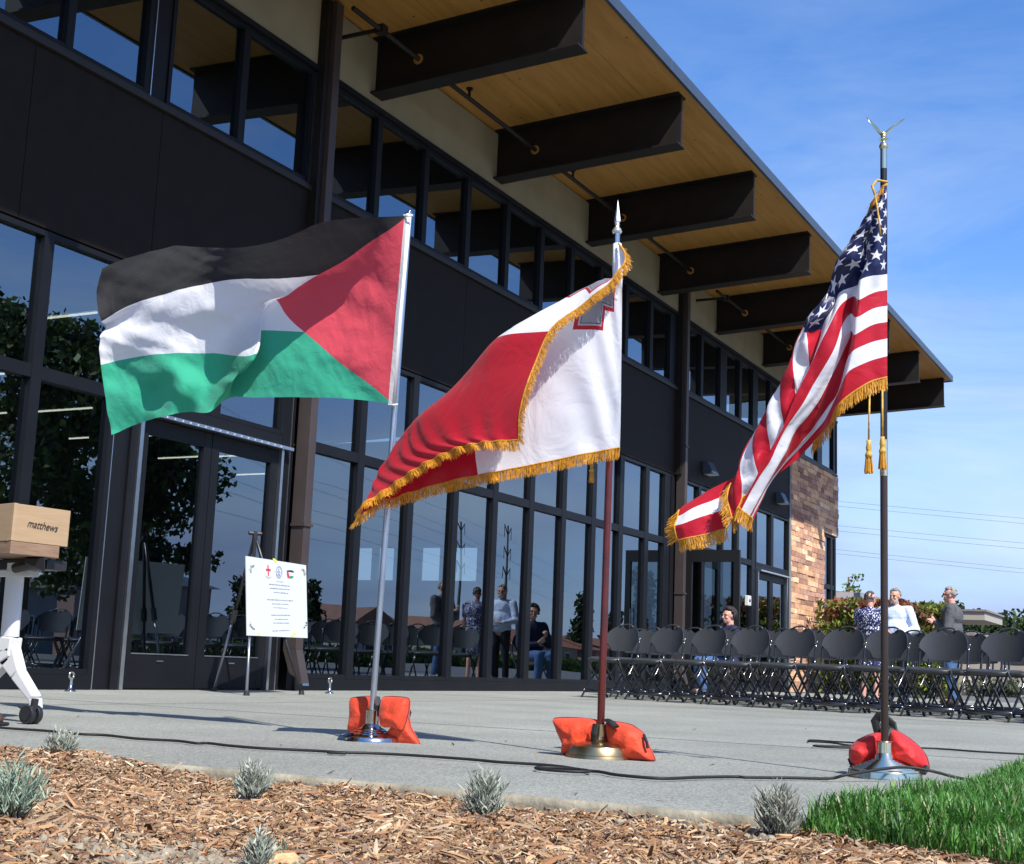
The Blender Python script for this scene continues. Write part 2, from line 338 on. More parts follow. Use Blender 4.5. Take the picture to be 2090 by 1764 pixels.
# --- downpipes
for i, (Y, lb) in enumerate([(13.65, 'brown square downpipe beside the double doors behind the easel'), (26.9, 'brown square downpipe beside the open glass door')]):
    d = empty('downpipe', (XF*S, Y*S, 0)); tag(d, lb, 'downpipe', 'downpipes on the hall')
    b = MB(S); b.box(XF+.004, -10.05, Y, Y+.145, .5, 8.92); sub(d, b, 'pipe', M_dpipe, bevel=.004)
    b = MB(S); b.box(XF+.006, -10.03, Y-.02, Y+.165, 2.0, 2.035); b.box(XF+.006, -10.03, Y-.02, Y+.165, 5.1, 5.13); sub(d, b, 'bracket', M_dpipe)
    b = MB(S); b.hexa([(-10.13,Y,.22),(-9.93,Y,.10),(-9.93,Y+.145,.10),(-10.13,Y+.145,.22)], [(XF+.004,Y,.5),(-10.05,Y,.5),(-10.05,Y+.145,.5),(XF+.004,Y+.145,.5)]); sub(d, b, 'spout', M_dpipe)
    b = MB(S); b.hexa([(-10.0,Y+.01,.12),(-9.92,Y+.01,.07),(-9.92,Y+.135,.07),(-10.0,Y+.135,.12)], [(-10.03,Y+.01,.16),(-9.925,Y+.01,.098),(-9.925,Y+.135,.098),(-10.03,Y+.135,.16)]); sub(d, b, 'lip', M_alu)
    b = MB(S); b.box(XF+.003, -10.12, Y-.10, Y-.004, 4.5, 8.92); sub(d, b, 'channel', M_steel)
# --- glazing helper
def glaze(y0, y1, z0, z1, mull, trans, mw=.15, tw=.13, xf=XF, name='window', xsub=0, deep=.12):
    """frame with bars; one pane per cell"""
    b = MB(S); e = .055
    ys = [y0+e/2] + sorted(mull) + [y1-e/2]; zs_ = [z0+e/2] + sorted(trans) + [z1-e/2]
    fr = MB(S)
    hw = lambda v, lo, hi, w: (e/2 if v in (lo, hi) else w/2)
    for y in ys:
        w = e/2 if y in (ys[0], ys[-1]) else (mull[y]/2 if isinstance(mull, dict) else mw/2)
        fr.box(xf-deep, xf, y-w, y+w, z0, z1)
    for z in zs_:
        w = e/2 if z in (zs_[0], zs_[-1]) else tw/2
        for i in range(len(ys)-1):
            wa = e/2 if i == 0 else (mull[ys[i]]/2 if isinstance(mull, dict) else mw/2)
            wb = e/2 if i == len(ys)-2 else (mull[ys[i+1]]/2 if isinstance(mull, dict) else mw/2)
            fr.box(xf-deep+.003, xf-.004, ys[i]+wa, ys[i+1]-wb, z-w, z+w)
    f = fr.build(name, M_frame, bld)
    for i in range(len(ys)-1):
        for j in range(len(zs_)-1):
            g = MB(S); a = rng.normal(0, .0012, 2); ya, yb, za, zb = ys[i], ys[i+1], zs_[j], zs_[j+1]
            x = xf-deep*.55; dy, dz = (yb-ya)/2, (zb-za)/2
            q = lambda sy, sz: x + sy*dy*a[0] + sz*dz*a[1]
            g.add([(q(-1,-1),ya,za),(q(1,-1),yb,za),(q(1,1),yb,zb),(q(-1,1),ya,zb)], [(0,1,2,3)])
            g.build('pane', M_glass, f)
    return f
LB = .15
def base(y0, y1): b = MB(S); b.box(XF-.12, XF-.002, y0, y1, 0.004, LB-.002); part(b, 'base_rail', M_frame)
# lower left wall
base(-6, 10.5); glaze(-6, 10.5, LB, 4.48, {1.5:.13,2.63:.13,3.76:.13,4.89:.13,6.02:.13,7.15:.13,8.28:.13,9.41:.13}, [3.06])
b = MB(S); b.box(XF-.14, XF-.03, 10.505, 10.77, .004, 4.48); part(b, 'infill_panel', M_frame)
b = MB(S); b.box(XF-.028, XF+.004, 10.507, 10.52, .004, 4.48); b.box(XF-.028, XF+.004, 13.53, 13.543, .004, 4.48); b.box(XF-.028, XF+.004, 10.60, 10.612, 6.41, 7.92); b.box(XF-.028, XF+.004, 13.535, 13.547, 6.41, 7.92)
part(b, 'edge_trim', M_alu)
b = MB(S); b.box(XF-.14, XF, 10.775, 10.868, .004, 4.48); b.box(XF-.14, XF, 13.38, 13.53, .004, 4.48); b.box(XF-.139, XF-.003, 10.87, 13.378, 2.945, 3.09); part(b, 'door_frame', M_frame)
glaze(10.87, 13.378, 3.093, 4.48, {12.09:.17}, [])
def doorpair(y0, y1, zt, mid, label=None):
    for k, (a, c) in enumerate([(y0, mid-.006), (mid+.006, y1)]):
        d = MB(S); st = .13; x0, x1 = XF-.10, XF-.02
        d.box(x0, x1, a, a+st, .02, zt); d.box(x0, x1, c-st, c, .02, zt)
        d.box(x0+.002, x1-.002, a+st, c-st, .02, .38); d.box(x0+.002, x1-.002, a+st, c-st, zt-.17, zt)
        dr = part(d, 'door', M_frame, bevel=.002)
        g = MB(S); g.add([(XF-.06,a+st,.38),(XF-.06,c-st,.38),(XF-.06,c-st,zt-.17),(XF-.06,a+st,zt-.17)], [(0,1,2,3)]); g.build('pane', M_glass, dr)
        h = MB(S); h.box(XF-.0195, XF-.014, (a+st), (c-st), .374, .386); h.box(XF-.0195, XF-.01, (a+c)/2-.05, (a+c)/2+.05, .30, .312); h.build('trim_strip', M_alu, dr)
    b = MB(S); b.box(XF-.05, XF+.035, y0-.058, y0-.004, .004, zt+.01); b.box(XF-.05, XF+.035, y1+.004, y1+.05, .004, zt+.01); part(b, 'door_jamb', M_alu)
    b = MB(S); b.box(XF-.05, XF+.11, y0-.06, y1+.14, zt+.012, zt+.05)
    dh = part(b, 'door_head', M_alu)
    b = MB(S)
    for t in np.linspace(.05, .95, 18): y = y0+(y1-y0)*t; b.box(XF+.111, XF+.116, y-.008, y+.008, zt+.022, zt+.038)
    b.build('screw', M_white, dh)
doorpair(10.93, 13.33, 2.89, 12.1)
b = MB(S); b.box(XF-.14, XF-.03, 13.545, 13.64, .004, 4.48); b.box(XF-.14, XF-.03, 13.81, 13.95, .004, 4.48); part(b, 'infill_panel', M_frame)
# centre section
base(13.955, 26.7); glaze(13.955, 26.7, LB, 4.48, {15.12:.15,16.42:.15,17.7:.15,18.95:.16,20.23:.17,21.48:.17,22.75:.18,24.02:.2,25.32:.2,26.42:.3}, [3.06])
b = MB(S); b.box(XF-.14, XF-.01, 26.705, 26.86, .004, 4.48); b.box(XF-.14, XF-.01, 27.1, 27.36, .004, 4.48); part(b, 'infill_panel', M_frame)
# right section
glaze(27.365, 29.95, 3.1, 4.48, {28.4:.15}, [])
b = MB(S); b.box(XF-.14, XF, 27.365, 27.48, .004, 3.095); b.box(XF-.14, XF, 29.86, 29.95, .004, 3.095); b.box(XF-.139, XF-.003, 27.485, 29.855, 3.0, 3.095); part(b, 'door_frame', M_frame)
base(29.955, 32.45); glaze(29.955, 32.45, LB, 4.48, {31.05:.17,32.28:.3}, [3.08])
glaze(32.455, 35.3, 3.08, 4.48, {33.8:.2}, [])
b = MB(S); b.box(XF-.14, XF, 32.455, 32.54, .004, 3.075); b.box(XF-.14, XF, 35.1, 35.3, .004, 3.075); b.box(XF-.139, XF-.003, 32.545, 35.095, 2.965, 3.075); part(b, 'door_frame', M_frame)
doorpair(32.61, 35.04, 2.91, 33.82)
b = MB(S); b.box(XF-.1, XF+.02, 35.305, 35.43, .004, 6.3); part(b, 'stone_trim', mat('grey_trim', (.2,.2,.19), .6))
# closed leaf and open leaf of the side door
def leaf(y0, y1, zt, closed=True):
    d = MB(S); st = .13; x0, x1 = XF-.10, XF-.02
    d.box(x0, x1, y0, y0+st, .02, zt); d.box(x0, x1, y1-st, y1, .02, zt); d.box(x0+.002, x1-.002, y0+st, y1-st, .02, .38); d.box(x0+.002, x1-.002, y0+st, y1-st, zt-.22, zt)
    return d
d = leaf(28.68, 29.85, 2.95); dr = part(d, 'door', M_frame); g = MB(S); g.add([(XF-.06,28.81,.38),(XF-.06,29.72,.38),(XF-.06,29.72,2.73),(XF-.06,28.81,2.73)], [(0,1,2,3)]); g.build('pane', M_glass, dr)
Yd = 27.52; d = MB(S)
for a, c, z0, z1 in [(XF+.03, XF+.17, .02, 2.97), (-9.16, -9.03, .02, 2.97), (XF+.17, -9.16, .02, .4), (XF+.17, -9.16, 2.72, 2.97)]: d.box(a+.001, c-.001, Yd-.04, Yd+.04, z0, z1)
dr = part(d, 'door', mat('black_door', (.006,.006,.007), .5)); g = MB(S); g.add([(XF+.17,Yd,.4),(-9.16,Yd,.4),(-9.16,Yd,2.72),(XF+.17,Yd,2.72)], [(0,1,2,3)]); g.build('pane', M_glass, dr)
h = MB(S); h.tube([(-9.2,Yd-.04,1.2),(-9.2,Yd-.1,1.2),(-9.2,Yd-.1,1.7),(-9.2,Yd-.04,1.7)], .012, 8); h.build('handle', M_alu, dr)
# upper windows
glaze(-6, 10.56, 6.405, 7.925, {1.5:.1,2.63:.1,3.76:.1,4.89:.1,6.02:.1,7.15:.1,8.28:.1,9.41:.1}, [])
b = MB(S); b.box(XF-.12, XF-.02, 10.565, 10.86, 6.405, 7.925); part(b, 'infill_panel', M_frame)
glaze(10.865, 13.53, 6.405, 7.925, {12.16:.12}, [])
b = MB(S); b.box(XF-.14, XF-.03, 13.55, 13.64, 6.405, 7.925); b.box(XF-.14, XF-.03, 13.81, 13.9, 6.405, 7.925); part(b, 'infill_panel', M_frame)
glaze(13.905, 26.86, 6.405, 7.925, {15.12:.12,16.39:.12,17.68:.13,18.99:.13,20.27:.14,21.5:.14,22.8:.14,24.05:.15,25.35:.15,26.6:.4}, [])
glaze(27.1, 40.15, 6.405, 7.925, {28.4:.15,29.87:.45,31.13:.17,32.3:.4,33.6:.17,34.9:.2,36.64:.32,38.35:.5,39.98:.2}, [])
# stone wing with ledgestone cladding, window slot at its far corner
b = MB(S); b.box(-10.9, XF, 35.44, 38.78, 0.0, 6.3); b.box(-10.9, XF, 38.78, 40.3, 4.5, 6.3); part(b, 'stone_backing', mat('mortar', (.12,.09,.07), .9))
st = MB(S); ch = .137; nrow = 46
pal = [(.46,.27,.17),(.60,.38,.235),(.34,.19,.14),(.52,.31,.19),(.66,.46,.30),(.27,.15,.115),(.57,.35,.22),(.40,.24,.18)]
for r_ in range(nrow):
    z0 = r_*ch; z1 = z0+ch-.006; y = 35.445 - random.random()*.4; yend = 38.8 if z0 < 4.45 else 40.36
    while y < yend-.05:
        L = random.choice([.35,.5,.62,.75,.95]); ya, yb = max(y, 35.445), min(y+L, yend)
        if yb-ya > .05:
            c = random.choice(pal); k = random.uniform(1.0, 1.35); st.cc = (c[0]*k*1.03, c[1]*k, c[2]*k*.93)
            px_ = random.uniform(.012, .04); q = lambda: random.uniform(-.008, .008)
            st.hexa([(XF+.002,ya,z0),(XF+px_+q(),ya+.002,z0+.002),(XF+px_+q(),yb-.006,z0+.002),(XF+.002,yb-.004,z0)],
                    [(XF+.002,ya,z1),(XF+px_+q(),ya+.002,z1),(XF+px_+q(),yb-.006,z1),(XF+.002,yb-.004,z1)])
        y += L
part(st, 'stone_cladding', M_stone)
b = MB(S); b.box(-11.4, XF-.17, 38.79, 38.80, 0, 4.5); part(b, 'reveal', M_frame)
glaze(38.81, 40.1, .02, 4.48, {39.75:.2}, [3.0], xf=XF-.02)
b = MB(S); b.box(XF-.14, XF-.01, 40.105, 40.2, .004, 4.48); b.box(XF-.14, XF+.02, 40.16, 40.24, 6.4, 7.93); part(b, 'corner_post', M_frame)
# interior shell: floor, back wall, end wall with four window openings
b = MB(S); b.box(-31, XF-.15, -8, 40.1, -.05, .03); part(b, 'interior_floor', mat('interior_floor', (.16,.15,.14), .35))
b = MB(S); b.box(-31.2, -31.0, -8, 40.1, 0, 8.0); b.box(-31, XF-.2, -8.2, -8.0, 0, 8.0); part(b, 'back_wall', M_inside)
YE = 40.0; ops = [(728,758),(770,803),(858,897),(925,973)]
xs_ = [(at_y(a, 1150, YE).x, at_y(c, 1150, YE).x) for a, c in ops]; zt_, zb_ = at_y(850,1118,YE).z, at_y(850,1185,YE).z
b = MB(S); b.box(-31, XF-.2, YE, YE+.15, 0, zb_); b.box(-31, XF-.2, YE, YE+.15, zt_, 8.0)
xx = [-31] + [v for p_ in xs_ for v in p_] + [XF-.2]
for i in range(0, len(xx), 2): b.box(xx[i], xx[i+1], YE, YE+.15, zb_, zt_)
part(b, 'end_wall', M_inside)
# wall lamps, access reader, floor door stops
for (px, py, lb) in [(1440, 957, 'small black wedge wall lamp above the open glass door'), (1588, 1018, 'small black wedge wall lamp nearest the stone corner')]:
    c = at_x(px, py, XF); w = empty('wall_lamp', c*S); tag(w, lb, 'wall lamp', 'wall lamps on the dark panels')
    b = MB(S); b.hexa([(XF,c.y-.2,c.z-.14),(XF+.26,c.y-.2,c.z-.14),(XF+.26,c.y+.2,c.z-.14),(XF,c.y+.2,c.z-.14)], [(XF,c.y-.2,c.z+.14),(XF+.12,c.y-.2,c.z+.14),(XF+.12,c.y+.2,c.z+.14),(XF,c.y+.2,c.z+.14)])
    sub(w, b, 'housing', M_fascia, bevel=.006)
    b = MB(S); b.box(XF+.03, XF+.24, c.y-.16, c.y+.16, c.z-.146, c.z-.142); sub(w, b, 'lens', M_white)
c = at_x(1523, 1227, XF); w = empty('card_reader', c*S); tag(w, 'small white box mounted on the door mullion near the stone corner', 'wall box')
b = MB(S); b.box(XF+.002, XF+.09, c.y-.12, c.y+.12, c.z-.11, c.z+.13); sub(w, b, 'casing', M_white, bevel=.01)
b = MB(S); b.box(XF+.091, XF+.096, c.y-.05, c.y+.05, c.z-.02, c.z+.04); sub(w, b, 'button', M_frame)
for (px, py, lb) in [(143, 1412, 'silver floor door stop left of the double doors'), (672, 1416, 'silver floor door stop right of the easel')]:
    c = at_z(px, py); w = empty('door_stop', c*S); tag(w, lb, 'door stop', 'door stops on the patio')
    b = MB(S); b.lathe([(.0,0),(.055,0),(.05,.012),(.02,.025),(.017,.12),(.02,.13)], c, 16); sub(w, b, 'post', M_chromeb, smooth=True)
    b = MB(S); b.tube([(c.x, c.y+.03*math.cos(t), c.z+.155+.03*math.sin(t)) for t in np.linspace(0, 2*math.pi, 13)], .011, 8); sub(w, b, 'ring', M_chromeb, smooth=True)
# traffic cone just inside the glass
cp = at_z(152, 1390, .03); cp = Vector((-10.8, at_x(152, 1388, -10.8).y, .03)); w = empty('traffic_cone', cp*S); tag(w, 'small red cone standing on the floor just inside the glass', 'cone')
b = MB(S); b.lathe([(.085,.012),(.02,.30),(.0,.30)], cp, 20); sub(w, b, 'cone', mat('red_cone', (.6,.03,.02), .5), smooth=True, auto=40)
b = MB(S); b.box(cp.x-.11, cp.x+.11, cp.y-.11, cp.y+.11, cp.z, cp.z+.012); sub(w, b, 'base', mat('red_cone_base', (.45,.03,.02), .6))
# pendant tube lights inside
Z4 = lambda x, y: (x*.3602, 585.2+y*.3602)
for (p1, p2) in [((260,175),(558,150)), ((205,708),(525,688)), ((-60,500),(25,494)), ((385,860),(508,857)), ((890,972),(1125,965)), ((1230,962),(1390,957)), ((1335,1065),(1505,1062)), ((-80,722),(40,716)), ((820,845),(890,843))]:
    a, c = at_z(*Z4(*p1), 4.7), at_z(*Z4(*p2), 4.7); y = (a.y+c.y)/2
    w = empty('pendant_light', Vector(((a.x+c.x)/2, y, 4.7))*S)
    tag(w, 'thin glowing tube light hanging inside behind the tall left glazing', 'ceiling light', 'tube lights hanging inside the hall')
    b = MB(S); b.tube([(a.x, y, 4.7), (c.x, y, 4.7)], .016, 8); sub(w, b, 'tube', M_light)
    b = MB(S); b.box(min(a.x,c.x), max(a.x,c.x), y-.02, y+.02, 4.722, 4.76)
    for x in (a.x, c.x): b.box(x-.004, x+.004, y-.004, y+.004, 4.76, 8.2)
    sub(w, b, 'housing', M_alu)
# ================================================================== GROUND
g = MB(S); g.add([(-900,-900,-.14),(900,-900,-.14),(900,900,-.14),(-900,900,-.14)], [(0,1,2,3)])
tag(g.build('ground', mat('dry_ground', (.20,.17,.11), .95, 0, .2, .6, .35)), kind='structure')
KY = 4.075
b = MB(S); b.box(-11, 9, KY+.035, 34.3, -.12, 0); tag(b.build('patio', M_conc), kind='structure')
b = MB(S); n_ = 60; xs = np.linspace(-11, 3, n_)
P = []
for x in xs:
    w = .006*noise.noise(Vector((x*3, 0, 0)))
    P.append([(x, KY+.034, .001), (x, KY+.012+w, .002), (x, KY+w, -.008), (x, KY-.004+w, -.022), (x, KY-.006, -.13)])
b.grid(P); tag(b.build('kerb', M_kerb, smooth=True), kind='structure')
b = MB(S); b.box(-40, 40, 34.305, 120, -.13, -.012); tag(b.build('road', mat('asphalt', (.13,.13,.13), .9, 0, .2, 3, .15)), kind='structure')
# lawn outline (survey units)
LAWN = [(-1.13,4.02),(-1.10,4.3),(-1.02,4.9),(-.93,5.4),(-.93,6.2),(-.97,7.0),(-.95,7.7),(-.7,8.3),(.2,8.8),(3,9),(3,3.0),(-.1,3.55),(-.35,3.72),(-.62,3.86),(-.85,3.95),(-1.0,3.98)]
def inpoly(x, y, poly):
    c = False; j = len(poly)-1
    for i in range(len(poly)):
        xi, yi = poly[i]; xj, yj = poly[j]
        if (yi > y) != (yj > y) and x < (xj-xi)*(y-yi)/(yj-yi)+xi: c = not c
        j = i
    return c
def bedz(x, y):
    d = KY - y
    z = -.055 + .020*math.exp(-max(d,0)/.22) + .022*noise.noise(Vector((x*1.7, y*1.7, 3))) + .012*noise.noise(Vector((x*6, y*6, 1)))
    z += .075*math.exp(-((x+4.75)**2)/.5)*math.exp(-(d-.15)**2/.09)      # heap spilling over the kerb at far left
    z += .03*math.exp(-((x+3.9)**2)/.1)*math.exp(-(d-.1)**2/.03)
    return z
b = MB(S); P = []
for x in np.linspace(-6.2, .6, 190): P.append([(x, y, bedz(x, y)-.012) for y in np.linspace(1.4, KY+.0, 90)])
b.grid(P); tag(b.build('mulch_bed', M_soil, smooth=True), kind='structure')
# mulch chips
cols = [(.46,.27,.13),(.56,.36,.19),(.38,.19,.085),(.60,.43,.26),(.30,.15,.075),(.50,.28,.14),(.66,.50,.33),(.24,.14,.09),(.42,.30,.2)]
ch_ = MB(S); cnt = 0
right = cr0
while cnt < 62000:
    x = random.uniform(-6, .2); y = random.uniform(1.9, KY+.01)
    if y < 1.5 - .0 or inpoly(x, y-.05, LAWN) and inpoly(x+.04, y+.05, LAWN) and random.random() < .95: continue
    if x < -5.0 and random.random() < .6: continue
    big = random.random()
    L = random.uniform(.010, .034) if big < .8 else random.uniform(.034, .11); w = random.uniform(.0012, .0040) if big < .95 else random.uniform(.005,.010); t = random.uniform(.001, .0035)
    if y < 2.6 and random.random() < .3: continue
    a = random.uniform(0, math.pi); tl = random.gauss(0, .3); z = bedz(x, y) + random.uniform(-.012, .014)
    dx = Vector((math.cos(a)*math.cos(tl), math.sin(a)*math.cos(tl), math.sin(tl)))*(L/2)
    sd = Vector((-math.sin(a), math.cos(a), random.gauss(0, .4))).normalized()*w
    up = dx.cross(sd).normalized()*t
    if up.z < 0: up = -up
    c = Vector((x, y, z)); bend = up*random.uniform(-1, 2.5); k = random.uniform(.42, .95); cc = random.choice(cols); ch_.cc = (cc[0]*k, cc[1]*k, cc[2]*k)
    ta = random.uniform(.2, 1)
    ch_.add([c-dx-sd*ta, c-dx+sd*ta, c+sd+bend, c+dx+sd*ta*.7, c+dx-sd*ta*.7, c-sd+bend, c-dx+up, c+dx+up, c+up*2+bend],
            [(0,1,6),(1,2,8,6),(2,3,7,8),(3,4,7),(4,5,8,7),(5,0,6,8)])
    cnt += 1
ch_.cc = None
tag(ch_.build('mulch', M_attr), 'reddish brown shredded bark mulch covering the bed below the kerb', 'mulch', kind='stuff')
# grey clods of earth
b = MB(S)
for cx, cy, n_ in [(-2.05, 2.62, 260), (-2.3, 2.5, 130), (-1.25, 4.0, 60)]:
    for i in range(n_):
        x, y = random.gauss(cx, .13), random.gauss(cy, .07); r_ = random.uniform(.004, .017)
        b.ball((x, y, bedz(x, y)+r_*.5), (r_*random.uniform(.8,1.5), r_*random.uniform(.8,1.4), r_*.8), 5, 4)
V = np.array(b.v); V += rng.normal(0, .0025, V.shape); b.v = V.tolist()
tag(b.build('soil_clods', mat('grey_soil', (.27,.23,.17), .95, 0, .1, 40, .3)), 'crumbled grey brown soil showing through the mulch', 'soil', kind='stuff')
# grass
gr = MB(S); gc = [(.045,.13,.02),(.06,.17,.025),(.035,.10,.015),(.09,.22,.04),(.05,.15,.02)]
lawn = MB(S); lawn.add([(x, y, .004 if y > KY+.05 else -.075) for x, y in LAWN], [list(range(len(LAWN)))[::-1]])
tag(lawn.build('lawn', mat('lawn_soil', (.03,.05,.015), .95)), kind='structure')
cnt = 0
while cnt < 46000:
    x = random.uniform(-1.2, 1.0); y = random.uniform(3.2, 8.6)
    if not inpoly(x, y, LAWN): continue
    if x > -.05 + .0 and random.random() < .75: continue
    if y > 6 and random.random() < .35: continue
    h = random.uniform(.035, .098)*(1+.35*noise.noise(Vector((x*4, y*4, 0)))); a = random.uniform(0, 6.28); ln = random.uniform(.15, .9)*h
    if y > 5.5: h *= .85
    w = random.uniform(.0016, .0036); z0 = -.03 + (.03 if y > KY else 0)
    d = Vector((math.cos(a), math.sin(a), 0)); s_ = Vector((-d.y, d.x, 0))*w
    p0 = Vector((x, y, z0)); p1 = p0 + d*ln*.25 + Vector((0,0,h*.5)); p2 = p0 + d*ln*.65 + Vector((0,0,h*.85)); p3 = p0 + d*ln + Vector((0,0,h*random.uniform(.85,1.05)))
    k = random.uniform(.8, 2.0)*(1+.35*noise.noise(Vector((x*3, y*3, 5)))); c = random.choice(gc); gr.cc = (c[0]*k, c[1]*k, c[2]*k)
    if random.random() < .05: gr.cc = (.42,.40,.2)
    gr.add([p0-s_, p0+s_, p1+s_*.9, p1-s_*.9, p2+s_*.6, p2-s_*.6, p3], [(0,1,2,3),(3,2,4,5),(5,4,6)]); cnt += 1
gr.cc = None
M_grass = mat('grass_blades', (.05,.14,.02), .45, 0, .45, 0, 0, attr=True, trans=.35)
tag(gr.build('grass', M_grass), 'thick bright green grass at the right edge of the patio', 'grass', kind='stuff')
# litter on the patio
lv = MB(S)
for i in range(60):
    p_ = at_z(random.uniform(40, 1700), random.uniform(1425, 1640))
    if p_.y < KY+.1 or p_.y > 12: continue
    L = random.uniform(.008, .035); a = random.uniform(0, 3.14); d = Vector((math.cos(a), math.sin(a), random.uniform(0,.15)))*L; s_ = Vector((-d.y, d.x, 0))*.22
    lv.cc = random.choice([(.08,.05,.03),(.25,.13,.06),(.4,.28,.15),(.03,.03,.03)])
    z = Vector((0,0,.004)); lv.add([p_-d+z, p_+s_+z*1.8, p_+d+z*2.4, p_-s_+z*1.2], [(0,1,2,3)])
lv.cc = None
tag(lv.build('leaf_litter', M_attr), 'tiny dry leaf scraps and bark bits scattered on the concrete', 'leaf litter', kind='stuff')
# one curled leaf between first and second stand
p_ = at_z(1228, 1852/1.0-0) if False else at_z(1233, 1551)
# ------------------------------------------------------------------ lavender plants
M_lav = mat('lavender_leaf', (.30,.36,.28), .7, 0, .3, attr=True, trans=.15)
def lavender(px, py, w, h, n_, lb, spread=.85, col_=(.38,.42,.34)):
    p_ = at_z(px, py, -.055); 
    if p_.y > KY-.03: p_ = at_z(px, py, -.01); p_.y = min(p_.y, KY-.06)
    z0 = bedz(p_.x, p_.y)-.01; p_.z = z0
    e = empty('lavender_plant', p_*S); tag(e, lb, 'plant', 'young lavender plants along the bed')
    b = MB(S); stems = MB(S)
    for i in range(n_):
        a = random.uniform(0, 6.28); r0 = random.uniform(0, .12)*w; lean = random.random()**.8*spread
        hh = h*random.uniform(.35, 1)*(1-.35*lean); sx = Vector((math.cos(a), math.sin(a), 0))
        tip = p_ + sx*(r0 + lean*w*.5) + Vector((0,0,hh)); st_ = p_ + sx*r0
        mid = st_.lerp(tip, .5) + Vector((0,0,hh*.12)) 
        # cluster of leaves along stem
        if i % 4 == 0: stems.tube([st_, mid, tip], [.0022,.0018,.001], 5)
        for k in range(5):
            t = random.uniform(.25, 1); c = st_.lerp(mid, t*2) if t < .5 else mid.lerp(tip, t*2-1)
            L = random.uniform(.018, .04)*h/.16; aa = a + random.gauss(0, 1.1); d = (Vector((math.cos(aa), math.sin(aa), random.uniform(.7, 2.4)))).normalized()*L
            s_ = d.cross(Vector((random.gauss(0,1), random.gauss(0,1), .3))).normalized()*random.uniform(.0016,.0028)
            kk = random.uniform(.6, 1.25); b.cc = (col_[0]*kk, col_[1]*kk, col_[2]*kk)
            b.add([c-s_*.5, c+s_*.5, c+d*.5+s_, c+d*.5-s_, c+d+s_*.25, c+d-s_*.25], [(0,1,2,3),(3,2,4,5)])
    b.cc = None
    sub(e, b, 'foliage', M_lav); sub(e, stems, 'stems', M_bark)
lavender(122, 1552, .15, .115, 130, 'lavender plant at the kerb, furthest left at the heap of mulch')
lavender(20, 1682, .20, .185, 230, 'large lavender plant cut by the left edge of the photo', col_=(.34,.44,.33))
lavender(512, 1608, .15, .15, 210, 'round lavender plant at the kerb left of the first flag stand')
lavender(985, 1672, .15, .165, 230, 'dense lavender plant in the middle of the bed')
lavender(1588, 1722, .15, .17, 230, 'lavender plant beside the grass in front of the tall brown pole', col_=(.34,.36,.29))
lavender(527, 1764, .075, .115, 90, 'narrow sprig of lavender at the bottom edge, left of a bark piece')
lavender(575, 1732, .03, .06, 16, 'tiny two leaf lavender sprout beside a pale bark piece', col_=(.2,.3,.2))
lavender(470, 1752, .04, .03, 10, 'withered little lavender stalk in the mulch')
# ------------------------------------------------------------------ bark piece, cables
def ribbonbox(name, px, py, L, w, t, a, cc, lb):
    p_ = at_z(px, py, -.04); e = MB(S); d = Vector((math.cos(a), math.sin(a), .1))*L/2; s_ = Vector((-math.sin(a), math.cos(a), .25))*w/2; u = Vector((0,0,t)); p_.z = bedz(p_.x, p_.y)+.01
    q = lambda: Vector((random.gauss(0,.003), random.gauss(0,.003), 0))
    e.hexa([p_-d-s_+q(), p_+d-s_*.6+q(), p_+d+s_*.9+q(), p_-d+s_+q()], [p_-d-s_*.8+u, p_+d-s_*.5+u, p_+d+s_*.8+u, p_-d+s_*.9+u*1.3])
    tag(e.build(name, mat(name+'_mat', cc, .85, 0, .2, 30, .3, .5, 60)), lb, 'bark piece')
ribbonbox('bark_piece', 560, 1749, .11, .035, .02, 1.0, (.62,.40,.2), 'pale wood chip standing beside the small lavender sprout')
ribbonbox('bark_piece', 70, 1531, .22, .03, .015, .15, (.42,.22,.1), 'long splintered bark piece lying on the kerb at far left')
def cable(name, pts, r_, lb, m=None, z=.012):
    P = [Vector((*at_z(a, c)[:2], z)) if len(q_) == 2 else Vector(q_) for q_ in pts for a, c in [q_[:2]]]
    # smooth
    Q = []
    for i in range(len(P)-1):
        p0, p1, p2, p3 = P[max(i-1,0)], P[i], P[i+1], P[min(i+2,len(P)-1)]
        for t in np.linspace(0, 1, 8)[:-1]:
            Q.append(.5*((2*p1)+(p2-p0)*t+(2*p0-5*p1+4*p2-p3)*t*t+(3*p1-p0-3*p2+p3)*t**3))
    Q.append(P[-1])
    b = MB(S); b.tube(Q, r_, 8); return tag(b.build(name, m or M_rub, smooth=True), lb, 'cable')
Za = lambda x, y: (x*.36, 1379.4+y*.36)
Zb = lambda x, y: (668.8+x*.36, 1379.4+y*.36)
Zc = lambda x, y: (1421.2+x*.32, 1379.4+y*.32)
lp = at_z(*Zb(1330, 552)); loop = [(lp.x+.115*math.cos(t), lp.y+.075*math.sin(t), .014) for t in np.linspace(1.2, 1.2-2*math.pi*1.0, 14)]
cable('cable', [(-40,1482), Za(0,308), Za(280,328), Za(440,345), Za(600,352), Za(780,372), Za(1000,384), Za(1110,398), Za(1180,398), Za(1300,412), Za(1500,428), Za(1800,442), Za(1960,455), Zb(0,450), Zb(240,455), Zb(480,467), Zb(800,490), Zb(960,505), Zb(1200,520), Zb(1330,533)]
      + [(x, y, z) for x, y, z in loop] + [Zb(1450,555), Zb(1540,562), Zb(1640,580), Zb(1840,598), Zb(1960,600), Zb(2090,594), Zc(240,664), Zc(330,668), Zc(600,671), Zc(850,674), (-1.42,5.74,.03), (-1.30,5.90,.055), (-1.22,5.98,.062), (-1.13,6.02,.05), (-1.04,6.05,.03), (-.98,6.2,.013)], .0062,
      'long black cable with one small loop on the concrete in front of the flag stands')
